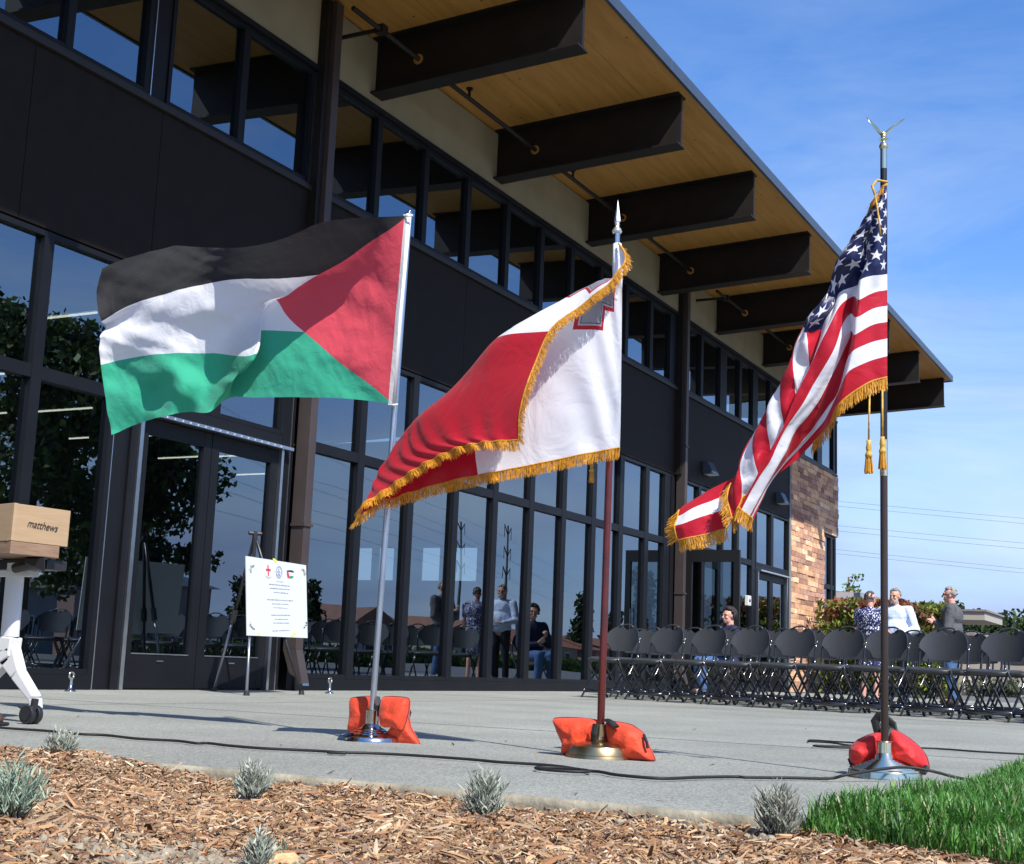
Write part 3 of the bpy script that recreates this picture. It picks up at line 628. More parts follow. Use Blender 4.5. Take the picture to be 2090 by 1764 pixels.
c1 = [Zc(2400,530), Zc(2090,513), Zc(1800,497), Zc(1600,482), Zc(1450,474), Zc(1200,470), Zc(1010,458), Zc(960,455), Zc(860,440), Zc(725,431), Zc(716,426), Zc(740,423), Zc(880,432), Zc(1010,440), Zc(1100,450), Zc(1160,470), Zc(1000,474), Zc(860,470), Zc(760,462), Zc(752,458), Zc(800,459), Zc(1000,466)]
cable('cable', c1, .0056, 'black cable folded in narrow loops behind the tall brown flagpole')

# shallow saw-cut joints of the patio
b = MB(S)
for y in (8.2, 15.5, 23.0, 30.0): b.box(-10.24, 9, y, y+.012, .0015, .003)
for x in (-7.6, -.6): b.box(x, x+.012, KY+.04, 34.2, .0032, .0045)
tag(b.build('patio_joint', mat('joint', (.16,.155,.14), .95)), kind='structure')
# ================================================================== FLAGS
def pchip(xs, ys, q):
    xs, ys = np.array(xs, float), np.array(ys, float); h = np.diff(xs); d = np.diff(ys)/h; m = np.zeros_like(ys)
    m[0], m[-1] = d[0], d[-1]
    for i in range(1, len(xs)-1):
        m[i] = (d[i-1]*h[i]+d[i]*h[i-1])/(h[i-1]+h[i])
        if d[i-1]*d[i] < 0: m[i] *= .35
    i = np.clip(np.searchsorted(xs, q)-1, 0, len(xs)-2); t = (q-xs[i])/h[i]
    return (2*t**3-3*t**2+1)*ys[i] + (t**3-2*t**2+t)*h[i]*m[i] + (-2*t**3+3*t**2)*ys[i+1] + (t**3-t**2)*h[i]*m[i+1]
def surface(rows, Y0, NU=220, NV=150, wr=None, post=None):
    Vs = sorted(rows); U = np.linspace(0, 1, NU); V = np.linspace(0, 1, NV); K = np.zeros((len(Vs), NU, 3))
    for i, v in enumerate(Vs):
        r_ = rows[v]; us = [a[0] for a in r_]
        for k in range(3): K[i, :, k] = pchip(us, [a[k+1] for a in r_], U)
    G = np.zeros((NV, NU, 3))
    for j in range(NU):
        for k in range(3): G[:, j, k] = pchip(Vs, K[:, j, k], V)
    if post: G = post(G, U, V)
    P = np.zeros((NV, NU, 3))
    for i in range(NV):
        for j in range(NU):
            p_ = at_y(G[i,j,0], G[i,j,1], Y0+G[i,j,2]); P[i,j] = (p_.x, p_.y, p_.z)
    # light smoothing keeps the cloth supple, edges kept
    for _ in range(3):
        Q = P.copy(); Q[1:-1,1:-1] = .5*P[1:-1,1:-1] + .125*(P[:-2,1:-1]+P[2:,1:-1]+P[1:-1,:-2]+P[1:-1,2:]); P = Q
    N = np.cross(np.gradient(P, axis=1), np.gradient(P, axis=0)); N /= np.linalg.norm(N, axis=2, keepdims=True)+1e-9
    if wr is not None:
        UU, VV = np.meshgrid(U, V); D = wr(UU, VV); P = P + N*D[:, :, None]
    return U, V, P
def nz(U, V, s, o=0):   # numpy-sampled smooth noise
    out = np.zeros(U.shape)
    for i in range(U.shape[0]):
        for j in range(U.shape[1]): out[i,j] = noise.noise(Vector((U[i,j]*s[0]+o, V[i,j]*s[1], o*1.7)))
    return out
def clothmesh(name, surfs, m, loc):
    b = MB(S); uvs = []
    for (U, V, P) in surfs:
        base_ = len(b.v); nv, nu = P.shape[:2]; b.v += [tuple(x) for x in P.reshape(-1, 3)]
        Uu, Vv = (np.meshgrid(U, V) if U.ndim == 1 else (U, V))
        uvs += list(zip(Uu.ravel(), Vv.ravel()))
        for i in range(nv-1):
            for j in range(nu-1):
                b.f.append([base_+i*nu+j, base_+i*nu+j+1, base_+(i+1)*nu+j+1, base_+(i+1)*nu+j]); b.m.append(0); b.c.append(None)
    me = bpy.data.meshes.new(name); off = np.array(loc)
    me.from_pydata((np.array(b.v)*S-off).tolist(), [], b.f); me.materials.append(m)
    uvl = me.uv_layers.new(name='UVMap'); fl = [c for f in b.f for i in f for c in uvs[i]]
    uvl.data.foreach_set('uv', fl); me.polygons.foreach_set('use_smooth', [True]*len(b.f)); me.update()
    o = bpy.data.objects.new(name, me); col.objects.link(o); o.location = loc
    return o
def edge_of(P, which):
    if which == 'top': return P[0], P[0]-P[6]
    if which == 'bot': return P[-1], P[-1]-P[-7]
    if which == 'fly': return P[:, -1], P[:, -1]-P[:, -7]
def fringe(parent, edges, L=.058, dens=640, grav=.35, jit=.16):
    for (E, O) in edges:
        b = MB(S)
        seg = np.linalg.norm(np.diff(E, axis=0), axis=1); cum = np.concatenate([[0], np.cumsum(seg)]); T = cum[-1]; n_ = int(T*dens)
        for k in range(n_):
            s_ = (k+random.random())/n_*T; i = min(np.searchsorted(cum, s_)-1, len(E)-2); i = max(i, 0); f = (s_-cum[i])/max(seg[i], 1e-9)
            p_ = Vector(E[i]*(1-f)+E[i+1]*f); o_ = Vector(O[i]*(1-f)+O[min(i+1, len(O)-1)]*f)
            if o_.length < 1e-6: continue
            o_.normalize(); tg = Vector(E[i+1]-E[i]).normalized()
            wob = noise.noise(p_*22)*.8
            d = (o_ + Vector((0,0,-grav)) + tg*(wob*.35+random.gauss(0, jit)) + Vector((random.gauss(0,jit*.5), random.gauss(0,jit*.5), 0))).normalized()
            l_ = L*random.uniform(.82, 1.08); nn = tg.cross(d).normalized()
            q = p_ + nn*random.uniform(-.004, .004)
            w = tg*.0015; m_ = q+d*l_*.55 + nn*random.gauss(0, .002); e = q + (d+Vector((0,0,-grav*.5))+nn*random.gauss(0,.1)).normalized()*l_
            b.add([q-w, q+w, m_+w, m_-w, e+w*.8, e-w*.8], [(0,1,2,3),(3,2,4,5)])
        b.tube([Vector(x) for x in E[::2]], .0045, 6)
        o = b.build('fringe', M_goldfr); o.parent = parent; o.matrix_parent_inverse = Matrix.Translation(-parent.location)
# ---------- node maths for the flag patterns
class NT:
    def __init__(s, m): s.n, s.l = m.node_tree.nodes, m.node_tree.links
    def m(s, op, a, b=0.0, c=None):
        x = s.n.new('ShaderNodeMath'); x.operation = op
        for i, v in enumerate((a, b) if c is None else (a, b, c)):
            if isinstance(v, (int, float)): x.inputs[i].default_value = v
            else: s.l.new(v, x.inputs[i])
        return x.outputs[0]
    def mix(s, f, a, b):
        x = s.n.new('ShaderNodeMix'); x.data_type = 'RGBA'
        if isinstance(f, (int, float)): x.inputs[0].default_value = f
        else: s.l.new(f, x.inputs[0])
        for i, v in ((6, a), (7, b)):
            if isinstance(v, tuple): x.inputs[i].default_value = (*v, 1)
            else: s.l.new(v, x.inputs[i])
        return x.outputs[2]
def flagmat(name, pattern, rough=.55, trans=.32, sheen=.2, spec=.25, wr=(14, .5)):
    m = bpy.data.materials.new(name); m.use_nodes = True; t = NT(m); n, l = t.n, t.l; p = n['Principled BSDF']
    uv = n.new('ShaderNodeUVMap'); sp = n.new('ShaderNodeSeparateXYZ'); l.new(uv.outputs[0], sp.inputs[0])
    c = pattern(t, sp.outputs[0], sp.outputs[1])
    l.new(c, p.inputs['Base Color']); p.inputs['Roughness'].default_value = rough; p.inputs['Specular IOR Level'].default_value = spec
    p.inputs['Sheen Weight'].default_value = sheen
    tc = n.new('ShaderNodeTexCoord'); no = n.new('ShaderNodeTexNoise'); no.inputs['Scale'].default_value = wr[0]; no.inputs['Detail'].default_value = 3; no.inputs['Distortion'].default_value = 1.2
    l.new(tc.outputs['Object'], no.inputs[0]); no2 = n.new('ShaderNodeTexNoise'); no2.inputs['Scale'].default_value = 500; l.new(uv.outputs[0], no2.inputs[0])
    ad = t.m('MULTIPLY_ADD', no2.outputs[0], .04, no.outputs[0])
    bp = n.new('ShaderNodeBump'); bp.inputs['Strength'].default_value = wr[1]; bp.inputs['Distance'].default_value = .012; l.new(ad, bp.inputs['Height']); l.new(bp.outputs[0], p.inputs['Normal'])
    tr = n.new('ShaderNodeBsdfTranslucent'); l.new(c, tr.inputs[0]); l.new(bp.outputs[0], tr.inputs['Normal'])
    mx = n.new('ShaderNodeMixShader'); mx.inputs[0].default_value = trans; l.new(p.outputs[0], mx.inputs[1]); l.new(tr.outputs[0], mx.inputs[2]); l.new(mx.outputs[0], n['Material Output'].inputs[0])
    return m
def pat_tri(t, u, v):
    a = t.m('ABSOLUTE', t.m('SUBTRACT', t.m('MULTIPLY', v, 2), 1)); lim = t.m('MULTIPLY', t.m('SUBTRACT', 1, a), .42)
    c = t.mix(t.m('GREATER_THAN', v, .3333), (.034,.034,.037), (.86,.87,.91)); c = t.mix(t.m('GREATER_THAN', v, .6667), c, (.05,.44,.27))
    c = t.mix(t.m('LESS_THAN', u, lim), c, (.76,.085,.12)); return t.mix(t.m('LESS_THAN', u, .012), c, (.7,.7,.7))
def pat_cross(t, u, v):
    c = t.mix(t.m('GREATER_THAN', u, .5), (.86,.87,.91), (.50,.012,.03))
    x = t.m('ABSOLUTE', t.m('MULTIPLY', t.m('SUBTRACT', u, .185), 1.55)); y = t.m('ABSOLUTE', t.m('SUBTRACT', v, .25))
    def cross(arm, w):
        a = t.m('MULTIPLY', t.m('LESS_THAN', x, arm), t.m('LESS_THAN', y, w)); b = t.m('MULTIPLY', t.m('LESS_THAN', y, arm), t.m('LESS_THAN', x, w)); return t.m('MAXIMUM', a, b)
    c = t.mix(cross(.188, .090), c, (.50,.015,.035)); c = t.mix(cross(.170, .072), c, (.42,.44,.50)); c = t.mix(cross(.161, .063), c, (.03,.04,.08)); c = t.mix(cross(.157, .059), c, (.30,.32,.38))
    r = t.m('SQRT', t.m('ADD', t.m('MULTIPLY', x, x), t.m('MULTIPLY', y, y)))
    c = t.mix(t.m('LESS_THAN', r, .068), c, (.04,.05,.08)); c = t.mix(t.m('LESS_THAN', r, .063), c, (.27,.29,.34)); c = t.mix(t.m('LESS_THAN', r, .042), c, (.05,.06,.09)); return t.mix(t.m('LESS_THAN', r, .038), c, (.33,.34,.38))
def pat_stars(t, u, v):
    idx = t.m('FLOOR', t.m('MULTIPLY', v, 12.999)); odd = t.m('MODULO', idx, 2)
    c = t.mix(odd, (.54,.012,.03), (.86,.87,.91))
    can = t.m('MULTIPLY', t.m('LESS_THAN', u, .4), t.m('LESS_THAN', v, 7/13))
    X = t.m('MULTIPLY', u, 30); Yv = t.m('MULTIPLY', v, 10*13/7)
    def star(ox):
        lx = t.m('SUBTRACT', t.m('MODULO', t.m('ADD', X, ox), 2), 1); ly = t.m('SUBTRACT', t.m('MODULO', t.m('ADD', Yv, ox), 2), 1)
        r = t.m('SQRT', t.m('ADD', t.m('MULTIPLY', lx, lx), t.m('MULTIPLY', ly, ly))); a = t.m('ARCTAN2', lx, t.m('MULTIPLY', ly, -1))
        am = t.m('ABSOLUTE', t.m('SUBTRACT', t.m('MODULO', t.m('ADD', a, math.pi/5+2*math.pi), 2*math.pi/5), math.pi/5))
        x1, y1 = t.m('MULTIPLY', r, t.m('COSINE', am)), t.m('MULTIPLY', r, t.m('SINE', am)); Rr = .66; ri = .382*Rr
        Dx, Dy = ri*math.cos(math.pi/5)-Rr, ri*math.sin(math.pi/5)
        return t.m('GREATER_THAN', t.m('SUBTRACT', t.m('MULTIPLY', y1, Dx), t.m('MULTIPLY', t.m('SUBTRACT', x1, Rr), Dy)), 0)
    rng_ = t.m('MULTIPLY', t.m('MULTIPLY', t.m('GREATER_THAN', X, 1), t.m('LESS_THAN', X, 11)), t.m('MULTIPLY', t.m('GREATER_THAN', Yv, 1), t.m('LESS_THAN', Yv, 9)))
    s = t.m('MAXIMUM', star(0), t.m('MULTIPLY', star(1), rng_))
    return t.mix(can, c, t.mix(s, (.014,.020,.085), (.80,.81,.85)))
M_f1 = flagmat('cotton_flag', pat_tri, .8, .34, .1, .15, (16, .35)); M_f2 = flagmat('satin_flag_white_red', pat_cross, .36, .30, .1, .35, (7, .55)); M_f3 = flagmat('satin_flag_stars', pat_stars, .34, .30, .1, .35, (8, .5))
# ---------- flag 1
rows1 = {
 0: [(0,832,440,-.02),(.08,790,443,-.09),(.2,711,445,-.2),(.32,633,464,-.29),(.42,568,489,-.31),(.54,494,505,-.24),(.64,432,506,-.10),(.76,358,503,.04),(.86,296,517,.06),(.95,239,534,.0),(1,208,549,-.07)],
 1/6: [(0,827,502,-.02),(.14,747,500,-.04),(.28,668,512,-.08),(.42,570,532,-.14),(.56,470,540,-.14),(.7,380,545,-.05),(.85,285,565,0),(.94,228,585,.0),(1,197,600,-.06)],
 1/3: [(0,822,567,-.02),(.14,738,560,.03),(.28,650,561,.05),(.38,585,567,.0),(.58,456,573,-.08),(.74,347,598,-.06),(.88,262,624,-.01),(.95,228,643,.0),(1,206,655,-.04)],
 .42: [(0,819,600,-.02),(.14,733,588,.04),(.35,605,590,.07),(.5,520,600,.0),(.65,400,612,-.09),(.8,300,640,-.05),(.9,250,655,.05),(1,216,670,.07)],
 .47: [(0,817,620,-.02),(.14,731,610,.04),(.38,588,606,.08),(.5,520,622,.02),(.65,400,640,-.08),(.8,300,663,-.04),(.9,245,675,-.02),(1,204,686,-.05)],
 .5: [(0,816,632,-.02),(.14,730,622,.04),(.42,562,613,.08),(.52,512,640,.03),(.66,400,655,-.05),(.8,300,675,-.05),(.9,248,687,-.04),(1,203,694,-.05)],
 2/3: [(0,811,696,-.02),(.14,720,690,.02),(.28,621,678,.04),(.40,534,675,.08),(.455,512,690,.12),(.48,524,713,-.07),(.6,432,721,.03),(.74,347,721,-.06),(.9,252,734,.02),(1,206,745,-.04)],
 .76: [(0,808,735,-.02),(.14,714,728,.0),(.3,615,722,.01),(.42,530,722,.06),(.475,500,733,.11),(.5,506,745,-.08),(.6,436,765,.06),(.66,400,752,.02),(.74,350,757,-.08),(.9,256,770,.03),(1,210,780,-.03)],
 5/6: [(0,806,760,-.02),(.14,709,752,.0),(.3,614,746,.0),(.44,530,755,.04),(.51,487,765,.09),(.54,478,775,-.07),(.62,430,790,.04),(.72,365,785,-.08),(.8,318,795,.04),(.9,262,802,-.02),(1,215,813,-.03)],
 1: [(0,800,824,-.02),(.1,742,817,-.01),(.3,609,811,.0),(.44,524,812,.03),(.54,462,815,.08),(.60,425,842,-.05),(.68,388,841,.03),(.76,345,847,-.05),(.86,290,862,.04),(1,228,888,-.02)]}
def wr1(U, V):
    D = .010*nz(U, V, (9, 5), 3) + .004*nz(U, V, (26, 16), 8) + .003*np.abs(nz(U+V*.3, V, (34, 6), 2))
    D += .006*np.sin(38*(U*.75+V*.55)+4*nz(U, V, (3,3), 5))*np.clip(1-U*2.2, 0, 1)
    D += .012*nz(U*1.0+V*.9, V*.2, (14, 3), 1)*np.clip((U-.5)*3, 0, 1)
    return D*np.clip(U*12, 0, 1)
loc1 = at_y(816, 632, 6.03)*S
U1, V1, P1 = surface(rows1, 6.03, 240, 150, wr1); f1 = clothmesh('flag', [(U1, V1, P1)], M_f1, loc1)
tag(f1, 'black, white and green flag with a red triangle on the silver pole', 'flag')
b = MB(S); b.tube([at_y(834,438,6.03), at_y(816,632,6.03), at_y(803,826,6.03)], .0145, 10, flat=1.25); sub(f1, b, 'sleeve', mat('white_webbing', (.7,.7,.7), .8), smooth=True)
b = MB(S)
for (x, y) in ((834,440),(803,826)): b.tube([at_y(x-10, y, 6.0), at_y(x, y+1, 5.995), at_y(x+9, y, 6.01)], .006, 6)
sub(f1, b, 'tie', M_white)
# ---------- flag 2
rows2 = {
 0: [(0,1262,497,-.03),(.03,1273,512,-.06),(.07,1277,535,-.09),(.13,1256,566,-.12),(.3,1185,625,-.15),(.5,1123,677,-.2),(.65,1092,740,-.25),(.8,1070,800,-.3),(.9,1060,850,-.31),(1,1058,898,-.32)],
 .2: [(0,1269,580,-.035),(.07,1256,583,-.03),(.16,1228,577,-.03),(.3,1160,607,-.04),(.4,1095,640,-.08),(.5,1030,685,-.12),(.65,985,765,-.15),(.8,965,850,-.2),(.9,975,885,-.24),(1,992,903,-.28)],
 .4: [(0,1269,665,-.035),(.08,1248,662,-.035),(.2,1200,655,-.05),(.3,1130,660,-.05),(.5,1002,708,-.05),(.65,925,792,-.06),(.8,865,855,-.10),(.9,885,900,-.16),(1,925,918,-.22)],
 .6: [(0,1268,750,-.035),(.08,1243,750,-.035),(.2,1190,755,-.05),(.3,1120,765,-.05),(.5,985,785,.01),(.65,895,835,.01),(.8,822,890,-.03),(.9,825,930,-.10),(1,858,950,-.18)],
 .8: [(0,1267,835,-.035),(.08,1240,838,-.035),(.2,1185,848,-.05),(.3,1110,860,-.06),(.5,968,885,-.02),(.65,872,910,.01),(.8,790,948,.0),(.9,768,975,-.06),(1,785,1003,-.14)],
 .93: [(0,1266,886,-.035),(.15,1202,899,-.04),(.3,1103,920,-.06),(.5,970,940,-.05),(.65,884,963,-.04),(.8,805,985,-.05),(.9,760,1005,-.08),(1,742,1035,-.16)],
 1: [(0,1265,914,-.035),(.15,1200,926,-.04),(.3,1100,946,-.06),(.5,974,970,-.06),(.65,890,990,-.03),(.8,815,1012,-.07),(.9,768,1028,-.11),(1,724,1062,-.17)]}
def wr2(U, V):
    D = .010*nz(U, V, (6, 4), 2)
    D += .008*np.sin(60*U-14*V+3*nz(U, V, (4,4), 9))*np.clip((V-.72)*4, 0, 1)*np.clip((U-.35)*4, 0, 1)
    D += .008*np.sin(70*(V)+10*U+4*nz(U, V, (5,3), 4))*np.clip((U-.72)*4, 0, 1)*np.clip(V*5,0,1)*.8
    D += .007*np.sin(30*(U*1.6+V*.6))*np.clip(1-U*2.6, 0, 1)
    return D*np.clip(U*10, 0, 1)
loc2 = at_y(1264, 700, 6.01)*S
U2, V2, P2 = surface(rows2, 6.01, 230, 170, wr2); f2 = clothmesh('flag', [(U2, V2, P2)], M_f2, loc2)
tag(f2, 'white and red flag with a grey cross and gold fringe on the dark red pole', 'flag')
b = MB(S); b.tube([at_y(1260,498,6.01), at_y(1261,540,6.01), at_y(1260,600,6.02), at_y(1257,700,6.03), at_y(1252,905,6.03)], [.021,.027,.022,.017,.017], 14); sub(f2, b, 'sleeve', mat('white_satin', (.74,.75,.79), .4, 0, .4, 12, .03, .4, 18), smooth=True)
fringe(f2, [(*edge_of(P2, 'fly'),), (*edge_of(P2, 'bot'),)], .056, 640, .25)
# top edge: fringe lies over the white cloth toward lower right
E, O = edge_of(P2, 'top'); O2 = np.tile(np.array([.55, -.25, -.55]), (len(E), 1)); fringe(f2, [(E, O2)], .050, 700, .1, .2)
# ---------- flag 3
rows3i = {
 0: [(0,1810,374,-.03),(.1,1802,383,-.05),(.2,1789,402,-.05),(.3,1760,465,0),(.4,1725,535,.05),(.5,1692,610,.08),(.6,1652,690,.08),(.7,1607,775,.08),(.8,1548,872,.06),(.88,1502,965,.02),(.93,1484,1008,-.04),(1,1494,1064,-.07)],
 1: [(0,1811,403,-.03),(.1,1795,412,-.05),(.2,1779,432,-.03),(.3,1748,490,0),(.4,1712,560,.05),(.5,1678,640,.08),(.6,1637,720,.08),(.7,1592,805,.06),(.78,1541,887,.03),(.84,1511,953,-.03),(.91,1513,985,-.08),(1,1516,1018,-.05)],
 2: [(0,1811,430,-.03),(.1,1790,434,-.06),(.2,1766,458,-.03),(.3,1730,520,0),(.4,1694,595,.05),(.5,1661,668,.08),(.6,1621,745,.06),(.7,1566,838,.03),(.76,1537,900,-.03),(.84,1541,942,-.08),(.91,1547,972,-.05),(1,1536,1002,0)],
 3: [(0,1811,455,-.03),(.1,1787,458,-.06),(.2,1752,482,-.03),(.3,1714,552,0),(.4,1678,628,.04),(.5,1643,700,.06),(.6,1605,770,.03),(.68,1565,835,-.03),(.76,1566,880,-.08),(.84,1573,920,-.05),(1,1545,992,0)],
 4: [(0,1811,480,-.03),(.1,1784,484,-.06),(.2,1740,503,-.04),(.3,1698,572,-.02),(.4,1661,652,.03),(.5,1628,716,.02),(.6,1591,783,-.03),(.7,1593,832,-.08),(.78,1600,872,-.05),(.9,1580,932,0),(1,1550,1002,0)],
 5: [(0,1811,505,-.03),(.1,1781,509,-.06),(.2,1735,525,-.05),(.3,1685,595,-.05),(.4,1643,668,-.04),(.5,1620,722,-.05),(.6,1620,768,-.09),(.7,1625,809,-.05),(.85,1590,902,0),(1,1540,1012,0)],
 6: [(0,1811,530,-.03),(.07,1788,533,-.06),(.13,1768,540,-.09),(.2,1742,548,.0),(.3,1694,618,-.06),(.4,1648,680,-.08),(.48,1650,722,-.08),(.55,1652,753,-.04),(.65,1627,822,0),(.75,1602,882,0),(.85,1577,932,0),(1,1527,1032,0)],
 7: [(0,1811,559,-.03),(.07,1785,563,-.07),(.12,1757,573,-.12),(.16,1748,578,.04),(.28,1706,613,-.01),(.4,1679,673,-.02),(.5,1668,728,.0),(.6,1642,792,0),(.7,1614,862,0),(.8,1586,917,0),(.9,1559,967,0),(1,1520,1036,0)],
 8: [(0,1811,592,-.03),(.07,1782,598,-.07),(.12,1752,612,-.12),(.16,1744,605,.05),(.22,1719,619,-.05),(.33,1685,681,-.10),(.42,1665,721,-.10),(.5,1651,752,-.10),(.6,1624,808,-.10),(.7,1599,870,-.10),(.8,1572,918,-.10),(.9,1546,970,-.10),(1,1508,1036,-.09)],
 9: [(0,1811,624,-.03),(.07,1780,631,-.07),(.13,1747,648,-.12),(.17,1738,640,.05),(.22,1726,652,-.03),(.33,1702,713,-.09),(.45,1660,786,-.09),(.53,1640,822,-.09),(.64,1600,881,-.09),(.78,1569,944,-.09),(.88,1547,979,-.09),(1,1513,1041,-.09)],
 10: [(0,1811,657,-.03),(.08,1777,665,-.07),(.14,1742,684,-.12),(.18,1738,676,.05),(.24,1734,690,.0),(.35,1713,735,-.04),(.45,1682,800,-.04),(.55,1655,842,-.04),(.65,1624,881,-.04),(.75,1602,925,-.05),(.87,1574,975,-.06),(1,1530,1054,-.06)],
 11: [(0,1811,691,-.03),(.08,1775,700,-.07),(.15,1737,720,-.12),(.19,1728,738,.0),(.25,1715,790,.02),(.35,1690,831,.03),(.45,1664,868,.04),(.6,1629,910,.03),(.7,1604,940,.02),(.85,1568,990,.0),(1,1533,1057,-.02)],
 12: [(0,1811,727,-.03),(.08,1770,739,-.07),(.16,1727,764,-.12),(.22,1712,800,-.03),(.32,1688,850,.03),(.42,1664,880,.06),(.55,1628,920,.06),(.7,1592,958,.05),(.85,1562,1003,.02),(1,1535,1059,0)],
 13: [(0,1811,770,-.03),(.08,1772,782,-.06),(.17,1716,822,-.1),(.27,1692,868,-.02),(.4,1664,900,.05),(.55,1622,942,.05),(.7,1580,975,.05),(.85,1556,1018,.03),(1,1537,1062,0)]}
rows3 = {k/13: v for k, v in rows3i.items()}
def pleat(G, U, V):
    for i, v in enumerate(V):
        fade = min(1, max(0, (.60-v)*9)); top = min(1, v*5+.25)
        for j, u in enumerate(U):
            if u < .44:
                env = math.sin(math.pi*min(1, u/.44))**.6*fade*top; ph = 2*math.pi*(u/.44*3.0)+.5
                env *= 1-.6*min(1, max(0, (u-.2)/.2)); G[i,j,0] += 11*env*math.sin(ph); G[i,j,2] += .05*env*math.cos(ph); G[i,j,1] += 4*env*math.sin(ph)
    return G
def wr3(U, V):
    D = .007*np.sin(75*V+10*U+3*nz(U, V, (4,4), 3))*np.clip((U-.15)*4, 0, 1)*np.clip((.62-V)*3, 0.15, 1)
    D += .006*nz(U, V, (10, 9), 7) + .004*np.sin(120*V*1.0+20*U)*np.clip((U-.2)*3, 0, 1)*nz(U, V, (3,3), 6)
    D += .006*np.sin(60*U+8*V)*np.clip(1-U*6, 0, 1)*np.clip(V*2, 0, 1)
    return D*np.clip(U*12, 0, 1)
loc3 = at_y(1811, 570, 6.09)*S
U3, V3, P3 = surface(rows3, 6.09, 300, 200, wr3, pleat)
tail = {0: [(0,1500,975,.10),(.4,1440,1003,.10),(.75,1400,1030,.08),(1,1386,1042,.06)],
        .35: [(0,1495,1010,.09),(.4,1440,1028,.04),(.75,1398,1048,.02),(1,1383,1056,.03)],
        .68: [(0,1490,1040,.08),(.4,1435,1055,.0),(.75,1395,1070,-.02),(1,1377,1075,.0)],
        1: [(0,1484,1078,.07),(.4,1440,1091,.0),(.75,1405,1098,-.02),(1,1383,1103,.0)]}
Ut, Vt, Pt = surface(tail, 6.09, 60, 40, lambda U, V: .008*nz(U, V, (3, 3), 1))
UU, VV = np.meshgrid(.78+.22*Ut, (10.05+2.95*Vt)/13)
f3 = clothmesh('flag', [(U3, V3, P3), (UU, VV, Pt)], M_f3, loc3)
tag(f3, 'blue starred flag with red and white stripes drooping from the tall brown pole', 'flag')
E, O = edge_of(P3, 'bot'); Ef, Of = edge_of(P3, 'fly'); Et, Ot = edge_of(P3, 'top'); n_ = P3.shape[1]
fringe(f3, [(E[:int(n_*.42)], O[:int(n_*.42)]), (Ef, Of)], .06, 640, .3)
fringe(f3, [(Et[:int(n_*.24)], np.tile(np.array([-.3,-.3,-.6]), (int(n_*.24),1))), (Et[int(n_*.9):], np.tile(np.array([-.7,-.2,-.5]), (n_-int(n_*.9),1)))], .05, 700, .3, .3)
fringe(f3, [(*edge_of(Pt, 'fly'),), (*edge_of(Pt, 'bot'),)], .062, 640, .15)
# ================================================================== POLES
def lath(parent, name, prof, c, m, n=64, zk=1): b = MB(S); b.lathe([(r_, z_*zk) for r_, z_ in prof], c, n); return sub(parent, b, name, m, smooth=True, auto=22)
def tube(parent, name, pts, r_, m, n=16): b = MB(S); b.tube(pts, r_, n); return sub(parent, b, name, m, smooth=True, auto=50)
# pole 1
B1 = at_z(756, 1512); T1 = at_y(835, 436, B1.y)
p1 = empty('flagpole', B1*S); tag(p1, 'thin silver flagpole on a stepped chrome base, leftmost of the three', 'flagpole', 'flagpoles in floor stands')
prof = [(0,.0),(.174,.0),(.1735,.004),(.169,.012),(.165,.030),(.160,.036),(.154,.037),(.150,.040),(.126,.050),(.122,.056),(.100,.064),(.096,.070),(.078,.078),(.074,.085),(.056,.096),(.042,.112),(.034,.124)]
lath(p1, 'base', prof, B1, M_chromeb, zk=.70); lath(p1, 'socket', [(.031,.124),(.031,.222),(.028,.226),(.018,.227)], B1, M_chromeb, zk=.70)
k0 = B1+Vector((0,0,.09)); tube(p1, 'pole', [k0, T1], .0165, mat('silver_pole', (.6,.62,.65), .28, 1, .5, 6, .12))
lath(p1, 'cap', [(.018,-.012),(.019,-.004),(.018,.004),(.010,.006),(.009,.010),(.011,.014),(.007,.019),(0,.02)], T1, M_chromeb, 20)
# pole 2
B2 = at_z(1224, 1547); T2 = at_y(1259, 487, B2.y)
p2 = empty('flagpole', B2*S); tag(p2, 'dark red wooden flagpole with a silver spear tip and satin gold base, the middle one', 'flagpole', 'flagpoles in floor stands')
lath(p2, 'base', [(0,0),(.164,.0),(.163,.006),(.160,.018),(.155,.022),(.154,.026),(.150,.046),(.140,.066),(.118,.083),(.08,.092),(.055,.096),(.040,.104),(.033,.122)], B2, M_gold, zk=.82)
lath(p2, 'socket', [(.033,.143),(.032,.228),(.029,.231),(.018,.231)], B2, M_gold, zk=.68)
tube(p2, 'pole', [B2+Vector((0,0,.08)), T2+Vector((0,0,-.03))], .0185, mat('red_stained_wood', (.075,.007,.005), .2, 0, .5, 9, .35, coat=.6))
tube(p2, 'ferrule', [T2+Vector((0,0,-.08)), T2+Vector((0,0,.028))], .0155, M_chromeb)
sp_ = MB(S); c = T2+Vector((0,0,.025)); sp_.lathe([(.012,0),(.022,.003),(.026,.012),(.020,.020),(.021,.025),(.013,.031),(.010,.042),(.013,.050),(.010,.056)], c, 24)
for i, (za, zb, wa, wb) in enumerate([(.052,.064,.009,.017),(.064,.078,.017,.016),(.078,.176,.016,.001)]):
    for s1 in (1,-1):
        for s2 in (1,-1):
            sp_.add([c+Vector((s1*wa,0,za)), c+Vector((0,s2*.010 if za>.06 else s2*.007,za)), c+Vector((0,s2*(.010 if zb<.1 else .001),zb)), c+Vector((s1*wb,0,zb))], [(0,1,2,3)])
sub(p2, sp_, 'spear_tip', mat('polished_silver', (.85,.86,.86), .32, .85))
